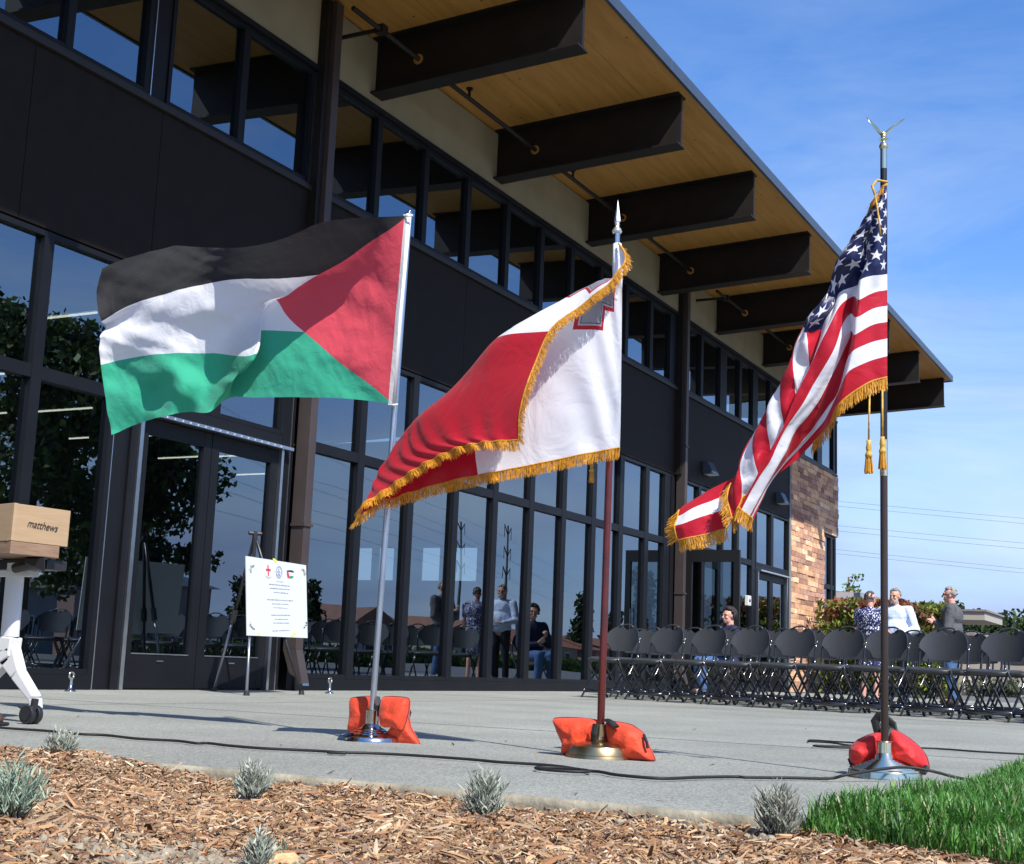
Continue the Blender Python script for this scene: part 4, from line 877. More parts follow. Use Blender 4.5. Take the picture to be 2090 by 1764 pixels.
# pole 3
B3 = at_z(1806, 1588); T3 = at_y(1803.5, 345, B3.y)
p3 = empty('flagpole', B3*S); tag(p3, 'tall dark brown flagpole topped by a golden eagle, the one nearest the grass', 'flagpole', 'flagpoles in floor stands')
prof = [(0,0),(.166,.0),(.1655,.004),(.160,.008),(.1555,.044),(.152,.052)]
r_ = .152; z_ = .054
for k in range(8): prof += [(r_-.001, z_+.006), (r_-.0125, z_+.005)]; r_ -= .0135; z_ += .0085
prof += [(.042,.135),(.036,.16)]
lath(p3, 'base', prof, B3, M_chrome, zk=.66); lath(p3, 'socket', [(.036,.16),(.033,.235),(.036,.24),(.034,.245),(.018,.246)], B3, M_chrome, zk=.64)
M_brp = mat('dark_brown_wood', (.030,.017,.011), .3, 0, .5, 4, .3, coat=.3); jz = at_y(1804, 972, B3.y)
tube(p3, 'pole', [B3+Vector((0,0,.1)), jz], .0165, M_brp); tube(p3, 'ferrule', [jz, at_y(1804, 898, B3.y)], .0175, M_chrome)
tube(p3, 'upper_pole', [at_y(1804, 900, B3.y), T3], .0155, mat('black_pole', (.012,.011,.011), .35)); tube(p3, 'top_ferrule', [T3, at_y(1803.5, 292, B3.y)], .0155, M_chrome)
c = at_y(1803.5, 302, B3.y); g_ = MB(S)
g_.lathe([(.0155,-.008),(.019,0),(.021,.008),(.018,.017),(.010,.024),(.008,.032),(.011,.040),(.012,.042)], c, 24)
eb = c + Vector((0,0,.056)); g_.ball(eb, (.013,.014,.016), 12, 8); g_.ball(eb+Vector((0,-.008,.014)), (.009,.010,.008), 10, 6); g_.tube([eb+Vector((0,-.016,.014)), eb+Vector((0,-.024,.008))], [.004,.001], 6)
g_.box(eb.x-.02, eb.x+.022, eb.y-.012, eb.y+.012, eb.z-.016, eb.z-.012)
for tip, mid in (((1768,239),(1788,262)), ((1847,243),(1822,258))):
    t_ = at_y(*tip, B3.y); m_ = at_y(*mid, B3.y); prev = None; n_ = 9; Pp = []
    for k in range(n_+1):
        f = k/n_; p_ = eb*(1-f)**2 + m_*2*f*(1-f) + t_*f*f; w = .020*math.sin(math.pi*min(1, .22+f*.78))**.7*(1-f*.45)
        d = (t_-eb).normalized(); nrm = Vector((-d.z, 0, d.x)); Pp.append([p_ - nrm*w*.55 + Vector((0,-.004,0)), p_ + Vector((0,-.009*(1-f),0)), p_ + nrm*w*.45 + Vector((0,-.004,0)), p_+Vector((0,.008*(1-f)+.002,0)), p_ - nrm*w*.55 + Vector((0,-.004,0))])
    g_.grid(Pp)
sub(p3, g_, 'eagle', mat('pale_gold', (.80,.72,.42), .28, 1), smooth=True, auto=40)
# cords with tassels
def tassel(parent, px, py, Y, h):
    c = at_y(px, py, Y); b = MB(S); k = h/.16
    b.lathe([(.0,0),(.011*k,-.002),(.010*k,-.022*k),(.014*k,-.035*k),(.012*k,-.05*k),(.010*k,-.056*k),(.016*k,-.066*k),(.018*k,-.078*k),(.014*k,-.084*k)], c, 16)
    o = sub(parent, b, 'tassel', M_cord, smooth=True); b = MB(S)
    for i in range(70):
        a = random.uniform(0, 6.28); r_ = .014*k*math.sqrt(random.random()); q = c+Vector((r_*math.cos(a), r_*math.sin(a), -.082*k)); e = c+Vector((1.5*r_*math.cos(a), 1.5*r_*math.sin(a), -h*random.uniform(.95,1.02)))
        b.tube([q, e], .0016, 4)
    b.build('tassel_threads', M_goldfr, o)
    return o
e = empty('tassel_cord', at_y(1795, 390, 6.03)*S); tag(e, 'gold twisted cord with two tassels hanging from the starry flag', 'tassel cord')
b = MB(S); b.tube([at_y(1786,398,6.0), at_y(1790,420,5.98), at_y(1794,450,5.98), at_y(1797,480,5.98)], .004, 6); b.tube([at_y(1775,795,6.05), at_y(1774,850,6.04), at_y(1773,900,6.04)], .0045, 6); b.tube([at_y(1801,795,6.05), at_y(1801,895,6.05)], .0045, 6)
b.tube([at_y(1786,398,6.0), at_y(1780,380,6.02), at_y(1790,368,6.06), at_y(1812,372,6.06)], .006, 6); sub(e, b, 'cord', M_cord, smooth=True)
tassel(e, 1773, 898, 6.04, .15); tassel(e, 1801, 891, 6.05, .145)
e = empty('tassel_cord', at_y(1208, 935, 6.02)*S); tag(e, 'short gold cord with one tassel below the white and red flag', 'tassel cord')
b = MB(S); b.tube([at_y(1230,935,6.0), at_y(1213,934,6.03), at_y(1209,942,6.04)], .006, 6); sub(e, b, 'cord', M_cord, smooth=True); tassel(e, 1208, 940, 6.04, .11)
# ================================================================== SANDBAGS
def cloth_or(name, c): 
    m = mat(name, c, .62, 0, .3, 9, .16, .9, 30, sheen=.15); return m
M_or = cloth_or('orange_nylon', (.60,.052,.016)); M_seam = mat('seam_binding', (.16,.02,.012), .8); M_rd = cloth_or('red_nylon', (.52,.016,.018))
def inflate(parent, name, outline, Y, th, m, lean=0, pw=.5, seed=0, sag=0):
    P = [at_y(x, y, Y) for x, y in outline]; n_ = len(P); Q = []
    for i in range(n_):
        for t in (0, .25, .5, .75):
            p0, p1_, p2_, p3_ = P[i-1], P[i], P[(i+1)%n_], P[(i+2)%n_]
            cat = .5*((2*p1_)+(p2_-p0)*t+(2*p0-5*p1_+4*p2_-p3_)*t*t+(3*p1_-p0-3*p2_+p3_)*t**3)
            Q.append(p1_.lerp(p2_, t)*.45 + cat*.55)
    c = sum(Q, Vector())/len(Q); zmin = min(q.z for q in Q); b = MB(S); G = []
    fr = [0,.12,.25,.4,.55,.7,.82,.91,.97,1]
    for s_ in (-1, 1):
        G = []
        for f in fr:
            row = []
            for q in Q:
                h = th*(1-f**2.2)**pw; p_ = c.lerp(q, f); p_ = p_ + Vector((0, s_*h, 0))
                wv = noise.noise(Vector((p_.x*9+p_.z*5+seed, p_.z*22, seed))); p_ += Vector((0, s_*th*(.22*wv+.14*noise.noise(p_*26+Vector((seed,0,0))))*(1-f**3), .05*th*noise.noise(p_*20)))
                p_.y += lean*(p_.z-zmin)
                row.append(p_)
            row.append(row[0]); G.append(row)
        b.grid(G if s_ > 0 else [list(reversed(r)) for r in G])
    o = sub(parent, b, name, m, smooth=True); o.modifiers.new('weld', 'WELD').merge_threshold = .0008; b = MB(S); b.tube([q_+Vector((0, lean*(q_.z-zmin), 0)) for q_ in Q+[Q[0]]], .0035, 5); b.build('seam', M_seam, o)
    return o
e = empty('sandbag', at_z(775, 1500)*S); tag(e, 'orange saddle sandbag draped behind the chrome base of the silver pole', 'sandbag')
inflate(e, 'bag', [(712,1427),(730,1423),(768,1423),(770,1460),(768,1490),(735,1491),(711,1492),(713,1460)], 6.22, .035, M_or, .1, .35, 1)
inflate(e, 'bag', [(777,1424),(800,1422),(829,1426),(831,1450),(826,1478),(820,1492),(800,1484),(778,1482),(773,1450)], 6.12, .05, M_or, .15, .4, 2)
inflate(e, 'bag', [(820,1430),(830,1430),(832,1452),(838,1485),(858,1521),(835,1522),(815,1516),(790,1500),(800,1484),(820,1470)], 6.16, .035, M_or, .0, .4, 3)
b = MB(S); b.tube([at_y(767,1426,6.2), at_y(769,1423,6.16), at_y(772,1440,6.14), at_y(770,1462,6.15)], .018, 8, flat=.3); b.tube([at_y(831,1444,6.2), at_y(835,1455,6.22), at_y(830,1475,6.2), at_y(823,1488,6.16)], .016, 8, flat=.3); sub(e, b, 'strap', M_rub)
e = empty('sandbag', at_z(1240, 1530)*S); tag(e, 'orange saddle sandbag spread on both sides behind the gold base', 'sandbag')
inflate(e, 'bag', [(1130,1468),(1150,1465),(1185,1466),(1222,1472),(1214,1500),(1211,1530),(1190,1540),(1150,1540),(1151,1520),(1140,1495)], 6.12, .075, M_or, .0, .45, 4)
inflate(e, 'bag', [(1238,1475),(1262,1474),(1290,1480),(1312,1496),(1325,1525),(1337,1552),(1318,1553),(1290,1552),(1262,1548),(1245,1525)], 6.13, .075, M_or, .0, .45, 5)
b = MB(S); b.tube([at_y(1216,1478,6.05), at_y(1212,1498,6.04), at_y(1210,1524,6.06)], .016, 8, flat=.4); b.tube([at_y(1240,1470,6.1), at_y(1250,1476,6.05), at_y(1258,1484,6.04)], .02, 8, flat=.4); b.tube([at_y(1314,1500,6.1), at_y(1320,1515,6.08), at_y(1322,1528,6.08)], .008, 6); sub(e, b, 'strap', M_rub)
e = empty('sandbag', at_z(1810, 1565)*S); tag(e, 'bright red saddle sandbag with black handle straddling the brown pole base', 'sandbag')
inflate(e, 'bag', [(1735,1528),(1752,1510),(1778,1499),(1800,1496),(1802,1525),(1790,1552),(1768,1568),(1745,1566),(1734,1548)], 6.26, .085, M_rd, .0, .5, 6)
inflate(e, 'bag', [(1822,1490),(1845,1500),(1872,1520),(1890,1542),(1896,1562),(1890,1572),(1868,1568),(1840,1560),(1820,1545),(1813,1515)], 6.24, .085, M_rd, .0, .5, 7)
b = MB(S); b.tube([at_y(1794,1500,6.27), at_y(1786,1470,6.28), at_y(1791,1462,6.28), at_y(1806,1466,6.27), at_y(1822,1480,6.26), at_y(1826,1500,6.24)], .02, 8, flat=.3); b.tube([at_y(1806,1480,6.27), at_y(1822,1490,6.25), at_y(1816,1515,6.22)], .026, 8, flat=.4)
b.tube([at_y(1735,1550,6.25), at_y(1741,1566,6.22), at_y(1752,1570,6.2)], .012, 6); b.tube([at_y(1892,1566,6.2), at_y(1886,1576,6.18), at_y(1876,1574,6.18)], .014, 6); sub(e, b, 'strap', M_rub)
# ================================================================== LECTERN
def text_mesh(txt, size, shear=0, ext=.0006):
    cu_ = bpy.data.curves.new('txt', 'FONT'); cu_.body = txt; cu_.size = size; cu_.shear = shear; cu_.extrude = ext; cu_.align_x = 'CENTER'; cu_.align_y = 'CENTER'
    o = bpy.data.objects.new('txt', cu_); col.objects.link(o); bpy.context.view_layer.update()
    me = bpy.data.meshes.new_from_object(o.evaluated_get(bpy.context.evaluated_depsgraph_get())); bpy.data.objects.remove(o); bpy.data.curves.remove(cu_); return me
def plywood(name, c, edge=False):
    m = mat(name, c, .5, 0, .4); n, l = m.node_tree.nodes, m.node_tree.links; p = n['Principled BSDF']; tc = n.new('ShaderNodeTexCoord')
    mp = n.new('ShaderNodeMapping'); mp.inputs['Scale'].default_value = (3,3,55) if edge else (1.5,1.5,14); l.new(tc.outputs['Object'], mp.inputs[0])
    t = n.new('ShaderNodeTexNoise'); t.inputs['Scale'].default_value = 4; t.inputs['Detail'].default_value = 7; t.inputs['Distortion'].default_value = .6; l.new(mp.outputs[0], t.inputs[0])
    r_ = n.new('ShaderNodeValToRGB'); e = r_.color_ramp.elements; e[0].position = .3; e[0].color = (*[v*(.6 if edge else .92) for v in c], 1); e[1].position = .7; e[1].color = (*[min(1, v*1.06) for v in c], 1)
    l.new(t.outputs[0], r_.inputs[0]); l.new(r_.outputs[0], p.inputs['Base Color']); return m
M_ply = plywood('birch_plywood', (.40,.275,.16)); M_plye = plywood('plywood_edge', (.30,.19,.12), True)
A = at_y(21.5, 1117, 5.25); Bc = at_y(136, 1136, 5.62); zb = .97; zt = 1.172
A.z = Bc.z = 0; u_ = (Bc-A).normalized(); nr = Vector((u_.y, -u_.x, 0)); back = -nr
Cc = Bc + back*.42; Dd = A + Vector((-.42, .1, 0)); Ee = Dd + back*.35
lect = empty('lectern', (A+Vector((.05,.3,0)))*S); tag(lect, 'angled plywood lectern box on a white wheeled desk stand at the left edge', 'lectern')
def wall(name, p, q, z0, z1, t, m):
    d = (q-p).normalized(); nn = Vector((d.y, -d.x, 0))*-t; b = MB(S)
    b.hexa([p+Vector((0,0,z0)), q+Vector((0,0,z0)), q+nn+Vector((0,0,z0)), p+nn+Vector((0,0,z0))], [p+Vector((0,0,z1)), q+Vector((0,0,z1)), q+nn+Vector((0,0,z1)), p+nn+Vector((0,0,z1))])
    return sub(lect, b, name, m, bevel=.002)
fp = wall('front_panel', A, Bc, zb, zt, .022, M_ply); wall('side_panel', Dd, A-u_*.002, zb, zt+.002, .022, M_ply)
wall('side_panel', Bc+back*.003, Cc, zb, zt-.004, .022, M_ply); wall('front_panel', Ee, Dd+back*.003, zb, zt, .022, M_ply)
b = MB(S); o_ = -.01
pl = [Dd-nr*o_+Vector((0,0,zb-.07)), A+nr*.0+Vector((0,0,zb-.07)), A+u_*.32+Vector((0,0,zb-.07)), A+u_*.32+back*.45+Vector((0,0,zb-.07)), Ee+Vector((0,0,zb-.07))]
b.prism(pl, (0,0,.068)); sub(lect, b, 'base_board', M_plye, bevel=.003)
b = MB(S); pl = [p_+Vector((0,0,.0705)) for p_ in pl]; b.prism([pl[0]+back*.03+u_*.02, pl[1]+back*.03, pl[2]+back*.03-u_*.01, pl[3], pl[4]], (0,0,.012)); sub(lect, b, 'shelf', M_ply)
b = MB(S); b.box(-6.5, -5.82, 5.55, 5.7, zb-.13, zb-.075); b.tube([at_y(30,1160,5.5), at_y(75,1150,5.5)], .03, 8); b.hexa([at_y(50,1150,5.45),at_y(92,1168,5.45),at_y(92,1168,5.6),at_y(50,1150,5.6)], [at_y(50,1139,5.45),at_y(92,1139,5.45),at_y(92,1139,5.6),at_y(50,1139,5.6)]); sub(lect, b, 'tilt_bracket', M_black, bevel=.004)
px_post = [(32,1158), (24,1260), (17,1318)]
b = MB(S); b.tube([at_y(33,1150,5.58), at_y(20,1300,5.58)], .062, 24, flat=.6); sub(lect, b, 'post', M_white, smooth=True, auto=40)
b = MB(S); b.box(-6.4, -5.95, 5.54, 5.62, .80, .83); sub(lect, b, 'bracket_plate', M_white)
b = MB(S)
def fat(pts, w, t): 
    for i in range(len(pts)-1):
        p, q = pts[i], pts[i+1]; d = (q-p).normalized(); s_ = Vector((-d.z, 0, d.x))
        b.hexa([p-s_*w[i]-Vector((0,t,0)), q-s_*w[i+1]-Vector((0,t,0)), q-s_*w[i+1]+Vector((0,t,0)), p-s_*w[i]+Vector((0,t,0))], [p+s_*w[i]-Vector((0,t,0)), q+s_*w[i+1]-Vector((0,t,0)), q+s_*w[i+1]+Vector((0,t,0)), p+s_*w[i]+Vector((0,t,0))])
fat([at_y(17,1300,5.58), at_y(13,1330,5.58), at_y(18,1348,5.58)], [.068,.066,.05], .045)
sub(lect, b, 'lower_post', M_white, bevel=.006)
b = MB(S); fat([at_y(16,1328,5.58), at_y(38,1376,5.58), at_y(72,1426,5.58), at_y(74,1448,5.58)], [.07,.034,.021,.018], .035); sub(lect, b, 'leg', M_white, bevel=.006)
b = MB(S); fat([at_y(16,1328,5.58), at_y(-22,1380,5.58), at_y(-56,1424,5.58), at_y(-60,1440,5.58)], [.075,.042,.026,.02], .035); sub(lect, b, 'leg', M_white, bevel=.006)
for cx in (63, -70):
    c = at_y(cx, 1463, 5.5); c.z = .0515
    b = MB(S)
    for dy in (-.026, .026): b.tube([c+Vector((0,dy-.015,0)), c+Vector((0,dy+.015,0))], .0505, 28)
    w = sub(lect, b, 'caster', M_black, bevel=.004)
    b = MB(S); b.tube([c+Vector((.015,0,.03)), c+Vector((.02,0,.085))], .02, 10); b.tube([c+Vector((-.04,-.02,.03)), c+Vector((-.07,-.03,.042))], [.010,.007], 6); b.tube([c+Vector((0,-.045,0)), c+Vector((0,-.0415,0))], .032, 20)
    b.build('fork', M_black, w)
me = text_mesh('matthews', .050, .35, .0003); me.materials.append(mat('black_ink', (.02,.018,.016), .6)); to = bpy.data.objects.new('lettering', me); col.objects.link(to)
tc_ = at_y(81, 1077, 5.42); tpos = (A + u_*(.5*(Bc-A).length*1.02)); tpos.z = 1.068
M3 = Matrix((u_, Vector((0,0,1)), nr)).transposed().to_4x4(); sc_ = Matrix.Scale(.95, 4, Vector((0,1,0))) @ Matrix.Scale(.8, 4, Vector((1,0,0)))
to.parent = fp; to.matrix_parent_inverse = Matrix(); to.matrix_basis = Matrix.Translation((tpos + nr*.003)*S) @ M3 @ Matrix.Rotation(R(-3), 4, 'Z') @ sc_
to.matrix_basis = fp.matrix_basis.inverted() @ to.matrix_basis
to.parent = None; w_ = Matrix.Translation((tpos + nr*.003)*S) @ M3 @ Matrix.Rotation(R(-3), 4, 'Z') @ sc_; to.matrix_world = w_
to.parent = fp; to.matrix_parent_inverse = Matrix.Identity(4); to.matrix_basis = Matrix.Translation(lect.location).inverted() @ Matrix.Translation(lect.location) @ w_
# shoe by the lectern (a bystander's foot at the frame edge)
c = at_z(4, 1482); sh = empty('shoe', c*S); tag(sh, 'black soled brown shoe just entering at the left edge beside the caster', 'shoe')
b = MB(S); b.cap_((c.x-.2,c.y,.045), .045, (c.x-.02,c.y-.02,.035), .035); sub(sh, b, 'upper', mat('brown_leather', (.06,.03,.02), .5), smooth=True)
b = MB(S); b.box(c.x-.25, c.x+.02, c.y-.055, c.y+.035, 0.002, .02); sub(sh, b, 'sole', M_rub, bevel=.006)
# ================================================================== EASEL AND SIGN
fl, frr = at_z(503, 1420), at_z(615, 1418); bk = at_z(547, 1411); bk = Vector((-9.95, fl.y*.45+frr.y*.55, 0))
hd = (fl+frr)/2*.5+bk*.5; hd.z = 1.44
top = at_y(548, 1095, hd.y); top = Vector((hd.x, hd.y, at_x(548,1097,hd.x).z))
es = empty('easel', (fl+frr)/2*S); tag(es, 'black and silver folding tripod easel holding the white sign by the doors', 'easel')
for a, nm in ((fl, 0), (frr, 1), (bk, 2)):
    b = MB(S); m1 = a.lerp(top, .50); b.tube([m1, top], .019, 8); sub(es, b, 'leg_upper', M_black, smooth=True)
    b = MB(S); b.tube([a, m1], .015, 8); lg = sub(es, b, 'leg', mat('grey_tube', (.28,.30,.33), .35, .8) if nm != 1 else M_black, smooth=True)
    b = MB(S); b.tube([a+Vector((0,0,.001)), a+Vector((0,0,.045))], [.035,.024], 10); b.build('foot', M_rub, lg)
    b = MB(S); b.tube([a.lerp(top,.44), a.lerp(top,.52)], .033, 8); sub(es, b, 'clamp', M_black)
b = MB(S); b.tube([top+Vector((0,0,-.05)), top+Vector((0,0,.04))], .03, 10); b.tube([top+Vector((-.04,-.06,.02)), top+Vector((.04,.06,.02))], .022, 8); sub(es, b, 'head', M_black)
Zs = lambda x, y: (468.2+x*.1585, 0)
# board: corners traced, plane through the front legs
def zsn(x, y): return ((595+x*.119)*.836, (1355+y*.119)*.836)     # zoom crop -> survey pixels
bl, br = zsn(62,1645), zsn(1300,1710); tl, tr = zsn(68,32), zsn(1290,210)
leg_l, leg_r = fl.lerp(top, .42), frr.lerp(top, .42)
def onplane(px, py):   # plane containing leg line directions, 4 cm in front
    ln = (frr-fl).normalized(); n_ = ln.cross(Vector((0,0,1))).normalized()
    if n_.x < 0: n_ = -n_
    n_ = (n_ + Vector((0,0,.09))).normalized(); p0 = fl.lerp(top, .45) + n_*.06; d = ray(px, py); return C0 + d*((p0-C0).dot(n_)/d.dot(n_)), n_
q = [onplane(*p_) for p_ in (bl, br, tr, tl)]; bn = q[0][1]; q = [x[0] for x in q]
ctr = sum(q, Vector())/4; ux = ((q[1]-q[0])+(q[2]-q[3])).normalized(); uy = bn.cross(ux).normalized(); wd = ((q[1]-q[0]).length+(q[2]-q[3]).length)/2; ht = ((q[3]-q[0]).length+(q[2]-q[1]).length)/2
sg = empty('sign_board', ctr*S); tag(sg, 'white printed sign board with small red cross, seal and flag emblems standing on the easel', 'sign')
def bp(a, c, h=0): return ctr + ux*(a*wd) + uy*(c*ht) + bn*h       # a,c in -.5..+.5
b = MB(S); b.prism([bp(-.5,-.5), bp(.5,-.5), bp(.5,.5), bp(-.5,.5)], bn*-.012); sub(sg, b, 'board', mat('white_board', (.60,.63,.63), .6))
def zb2(x, y): return ((x-68)/1225-.5, .5-(y-32-(x-68)*.146)/1590)      # crop pixel -> board coords
def mark(name, polys, m):
    b = MB(S)
    for pl_ in polys: b.add([bp(*zb2(x, y), .003) for x, y in pl_], [list(range(len(pl_)))])
    return sub(sg, b, name, m)
M_red = mat('print_red', (.6,.05,.07), .7); M_blk = mat('print_black', (.03,.03,.05), .7); M_grn = mat('print_green', (.03,.25,.1), .7); M_blu = mat('print_blue', (.25,.27,.45), .7); M_txt = mat('print_grey', (.13,.15,.24), .7); M_yel = mat('yellow_tape', (.85,.85,.05), .5)
mark('cross_emblem', [[(470,210),(492,212),(500,438),(480,436)], [(440,285),(535,295),(535,340),(440,328)]], M_red)
mark('cross_emblem_detail', [[(430,440),(445,440),(490,475),(488,492)], [(550,455),(540,450),(490,478),(492,494)], [(480,300),(505,305),(503,330),(478,325)]], mat('print_tan', (.45,.35,.3), .7))
ring = []
for k in range(24):
    a0, a1 = 2*math.pi*k/24, 2*math.pi*(k+1)/24; f = lambda a, s_: (705+66*s_*math.cos(a)+0, 362+128*s_*math.sin(a))
    ring.append([f(a0,1), f(a1,1), f(a1,.88), f(a0,.88)]); ring.append([f(a0,.76), f(a1,.76), f(a1,.72), f(a0,.72)])
mark('seal_emblem', ring + [[(690,300),(705,295),(712,340),(695,345)], [(668,340),(690,345),(688,370),(665,362)], [(700,345),(722,350),(720,385),(702,375)], [(735,365),(750,368),(748,388),(738,385)], [(680,395),(700,385),(735,440),(722,450)], [(675,400),(685,400),(690,440),(682,440)]], M_blu)
mark('flag_emblem', [[(868,325),(940,318),(1005,330),(1020,372),(975,362),(900,352),(870,350)]], M_blk)
mark('flag_emblem', [[(868,350),(905,372),(920,440),(912,492),(880,480),(866,400)]], M_red)
mark('flag_emblem', [[(918,445),(1005,445),(1003,482),(960,495),(912,490)]], M_grn)
# printed lines, too fine to read in the photograph: word-length strokes
for (x0, x1, y0, y1, hh) in [(650,795,552,575,18),(500,940,612,665,24),(515,918,695,738,24),(590,885,780,820,22),(455,980,925,980,26),(550,890,1020,1048,24),(585,860,1098,1135,20),(535,925,1252,1285,22),(605,870,1342,1365,20),(570,900,1418,1445,22),(550,905,1580,1600,22)]:
    x = x0; T_ = []
    while x < x1:
        w = random.uniform(14, 60); xe = min(x+w, x1); y = y0+(y1-y0)*(x-x0)/(x1-x0); k = x
        while k < xe:
            h_ = hh*random.uniform(.5, 1.0); T_.append([(k, y-h_/2), (k+5, y-h_/2), (k+5, y+h_/2), (k, y+h_/2)]); k += 9
        x = xe+12
    mark('printed_line', T_, M_txt)
L_ = []
for (cx, cy, fx, fy) in [(210,290,1,1),(1190,370,-1,1),(200,1440,1,-1),(1200,1500,-1,-1)]:
    for i in range(26):
        t = random.random()*1.5; x = cx - fx*70*math.cos(t)+random.gauss(0,14); y = cy - fy*130*math.sin(t)*1.0+random.gauss(0,18)+fy*60; a = random.uniform(0,3.1); dx, dy = 15*math.cos(a), 15*math.sin(a)
        L_.append([(x-dx,y-dy),(x-dy*.3,y+dx*.3),(x+dx,y+dy),(x+dy*.3,y-dx*.3)])
mark('leaf_ornament', L_, mat('print_grey_dark', (.05,.06,.06), .7))
mark('tape', [[(570,80),(610,72),(665,120),(660,160),(630,155),(610,118)], [(270,1595),(300,1600),(305,1650),(275,1650)], [(990,1660),(1030,1650),(1025,1700),(960,1735),(920,1720),(985,1690)]], M_yel)
# ================================================================== CHAIRS (metres)
M_chair = mat('black_chair_plastic', (.040,.043,.046), .40, 0, .5, 30, .06, .15, 220); M_tubeb = mat('black_chair_tube', (.02,.02,.021), .16, .3, .7, coat=.8); M_rivet = mat('chair_rivet', (.75,.75,.75), .25, 1)
def make_chair():
    t = empty('folding_chair', (0,0,0))
    # backrest
    W = .228; P0, P1 = [], []
    def zt(x):
        a = abs(x)
        if a < .078: return .738+.045*(1-math.cos(math.pi*a/.078))/2
        return .600+.190*max(0,1-(a/.2318)**2.5)**(1/2.3)
    def zbm(x):
        a = abs(x)
        if a < .145: return .505+.008*(a/.145)**2
        return .513 + .100*((a-.145)/(W-.145))**.6
    xs = [-W*math.cos(math.pi*k/28) for k in range(29)]
    for s_, PP in ((0, P0), (1, P1)):
        for x in xs:
            row = []
            for k in range(7):
                z = zbm(x)+(zt(x)-zbm(x))*k/6; y = .155+.26*(z-.5) - 1.25*(x*x) + .025 + .010*(1 if s_ else 0)
                row.append((x, y, z))
            PP.append(row)
    b = MB(1); b.grid(P1); b.grid([list(reversed(r)) for r in P0]); 
    o0 = 29*7
    for i in range(28):
        for k in (0, 6):
            a, c = i*7+k, (i+1)*7+k; a2, c2 = o0+i*7+(6-k), o0+(i+1)*7+(6-k)
            b.f.append([a, a2, c2, c] if k == 0 else [a, c, c2, a2]); b.m.append(0); b.c.append(None)
    for i in (0, 28):
        for k in range(6):
            a, c = i*7+k, i*7+k+1; a2, c2 = o0+i*7+6-k, o0+i*7+5-k
            b.f.append([a, c, c2, a2] if i == 0 else [a, a2, c2, c]); b.m.append(0); b.c.append(None)
    b.build('backrest', M_chair, t, smooth=True, auto=50)
    b = MB(1); b.tube([(-.090,.240,.770),(-.070,.247,.786),(-.038,.253,.796),(0,.255,.799),(.038,.253,.796),(.070,.247,.786),(.090,.240,.770)], .0105, 8, flat=.8); b.build('handle', M_chair, t, smooth=True)
    # seat
    b = MB(1); out = []
    for k in range(32):
        a = 2*math.pi*k/32; c_, s_ = math.cos(a), math.sin(a); e = .55
        x = math.copysign(abs(c_)**e, c_)*.215; y = math.copysign(abs(s_)**e, s_)*.20-.02; x *= 1-.12*(y+.22)/.4
        out.append((x, y))
    G = []
    for f, z in ((0,.432),(.5,.433),(.85,.438),(.97,.437),(1,.428),(.985,.408),(.93,.400),(.0,.402)): G.append([(x*f, -.02+(y+.02)*f, z-.018*(1 if y < -.15 and f > .8 else 0)) for x, y in out+[out[0]]])
    b.grid(G); b.build('seat', M_chair, t, smooth=True)
    for s_ in (-1, 1):
        b = MB(1); b.tube([(s_*.232,.176,.66),(s_*.230,.160,.56),(s_*.228,.140,.44),(s_*.230,.02,.29),(s_*.232,-.22,.006)], .0105, 8); lg = b.build('leg', M_tubeb, t, smooth=True)
        for cc_, rr_ in (((s_*.236,.147,.45), (.006,.012,.02)), ((s_*.241,.174,.645), (.005,.008,.010)), ((s_*.236,-.17,.08), (.006,.010,.010))):
            b = MB(1); b.ball(cc_, rr_, 8, 6); b.build('rivet', M_rivet, lg, smooth=True)
        b = MB(1); b.tube([(s_*.205,-.16,.415),(s_*.207,-.10,.33),(s_*.21,.16,.05),(s_*.21,.20,.006)], .0105, 8); b.tube([(s_*.21,.185,.03),(s_*.21,.20,.003)], .014, 8); b.build('leg', M_tubeb, t, smooth=True)
    b = MB(1); b.tube([(-.225,-.165,.072),(.225,-.165,.072)], .012, 8, flat=1.6); b.build('crossbar', M_tubeb, t, smooth=True)
    b = MB(1); b.tube([(-.205,.135,.075),(.205,.135,.075)], .010, 8, flat=1.6); b.build('crossbar', M_tubeb, t, smooth=True); b = MB(1); b.tube([(-.2,-.13,.395),(.2,-.13,.395)], .009, 6); b.build('brace', M_tubeb, t, smooth=True)
    return t
chair0 = make_chair(); used = False
ORD = ['first','second','third','fourth','fifth','sixth','seventh','eighth','ninth','tenth','eleventh']
def place_chair(x, y, rz, lb):
    global used
    c = chair0 if not used else copy_tree(chair0); used = True
    c.scale = (1.045,)*3; c.location = (x*S, y*S, 0); c.rotation_euler = (0, 0, rz); tag(c, lb, 'chair', 'black folding chairs set out in rows'); return c
FD = Vector((-.32, -.947)).normalized(); RZ = -math.asin(.32)
rowx = [[1250,1340,1426,1513,1604,1702,1789,1910,2032,2165], [1305,1390,1479,1568,1657,1742,1835,1955,2075,2190], [1278,1362,1447,1536,1625,1716,1806,1898,1990,2090,2190], [1325,1410,1496,1585,1676,1768,1862,1958,2056,2150], [1300,1384,1470,1560,1650,1742,1834,1928,2024,2120], [1345,1430,1515,1600,1690,1780,1872,1966,2060,2160]]
rown = ['front row', 'second row from the front', 'third row from the front', 'back row', 'fifth row from the front', 'back row']
for r_, xs in enumerate(rowx[:4]):
    for k, px in enumerate(xs):
        d = ray(px, 1330); m_ = d.x/d.y; y0 = 18.35 + .92*r_
        Y = (y0 - .30*8.0)/(1+.30*m_); Y += random.gauss(0, .02)
        place_chair(m_*Y, Y, RZ+random.gauss(0, .055), f'black folding chair, {ORD[k]} from the left in the {rown[r_]}')
place_chair(-8.25, 24.62, -1.0, 'black folding chair with the seated dark haired woman on it')
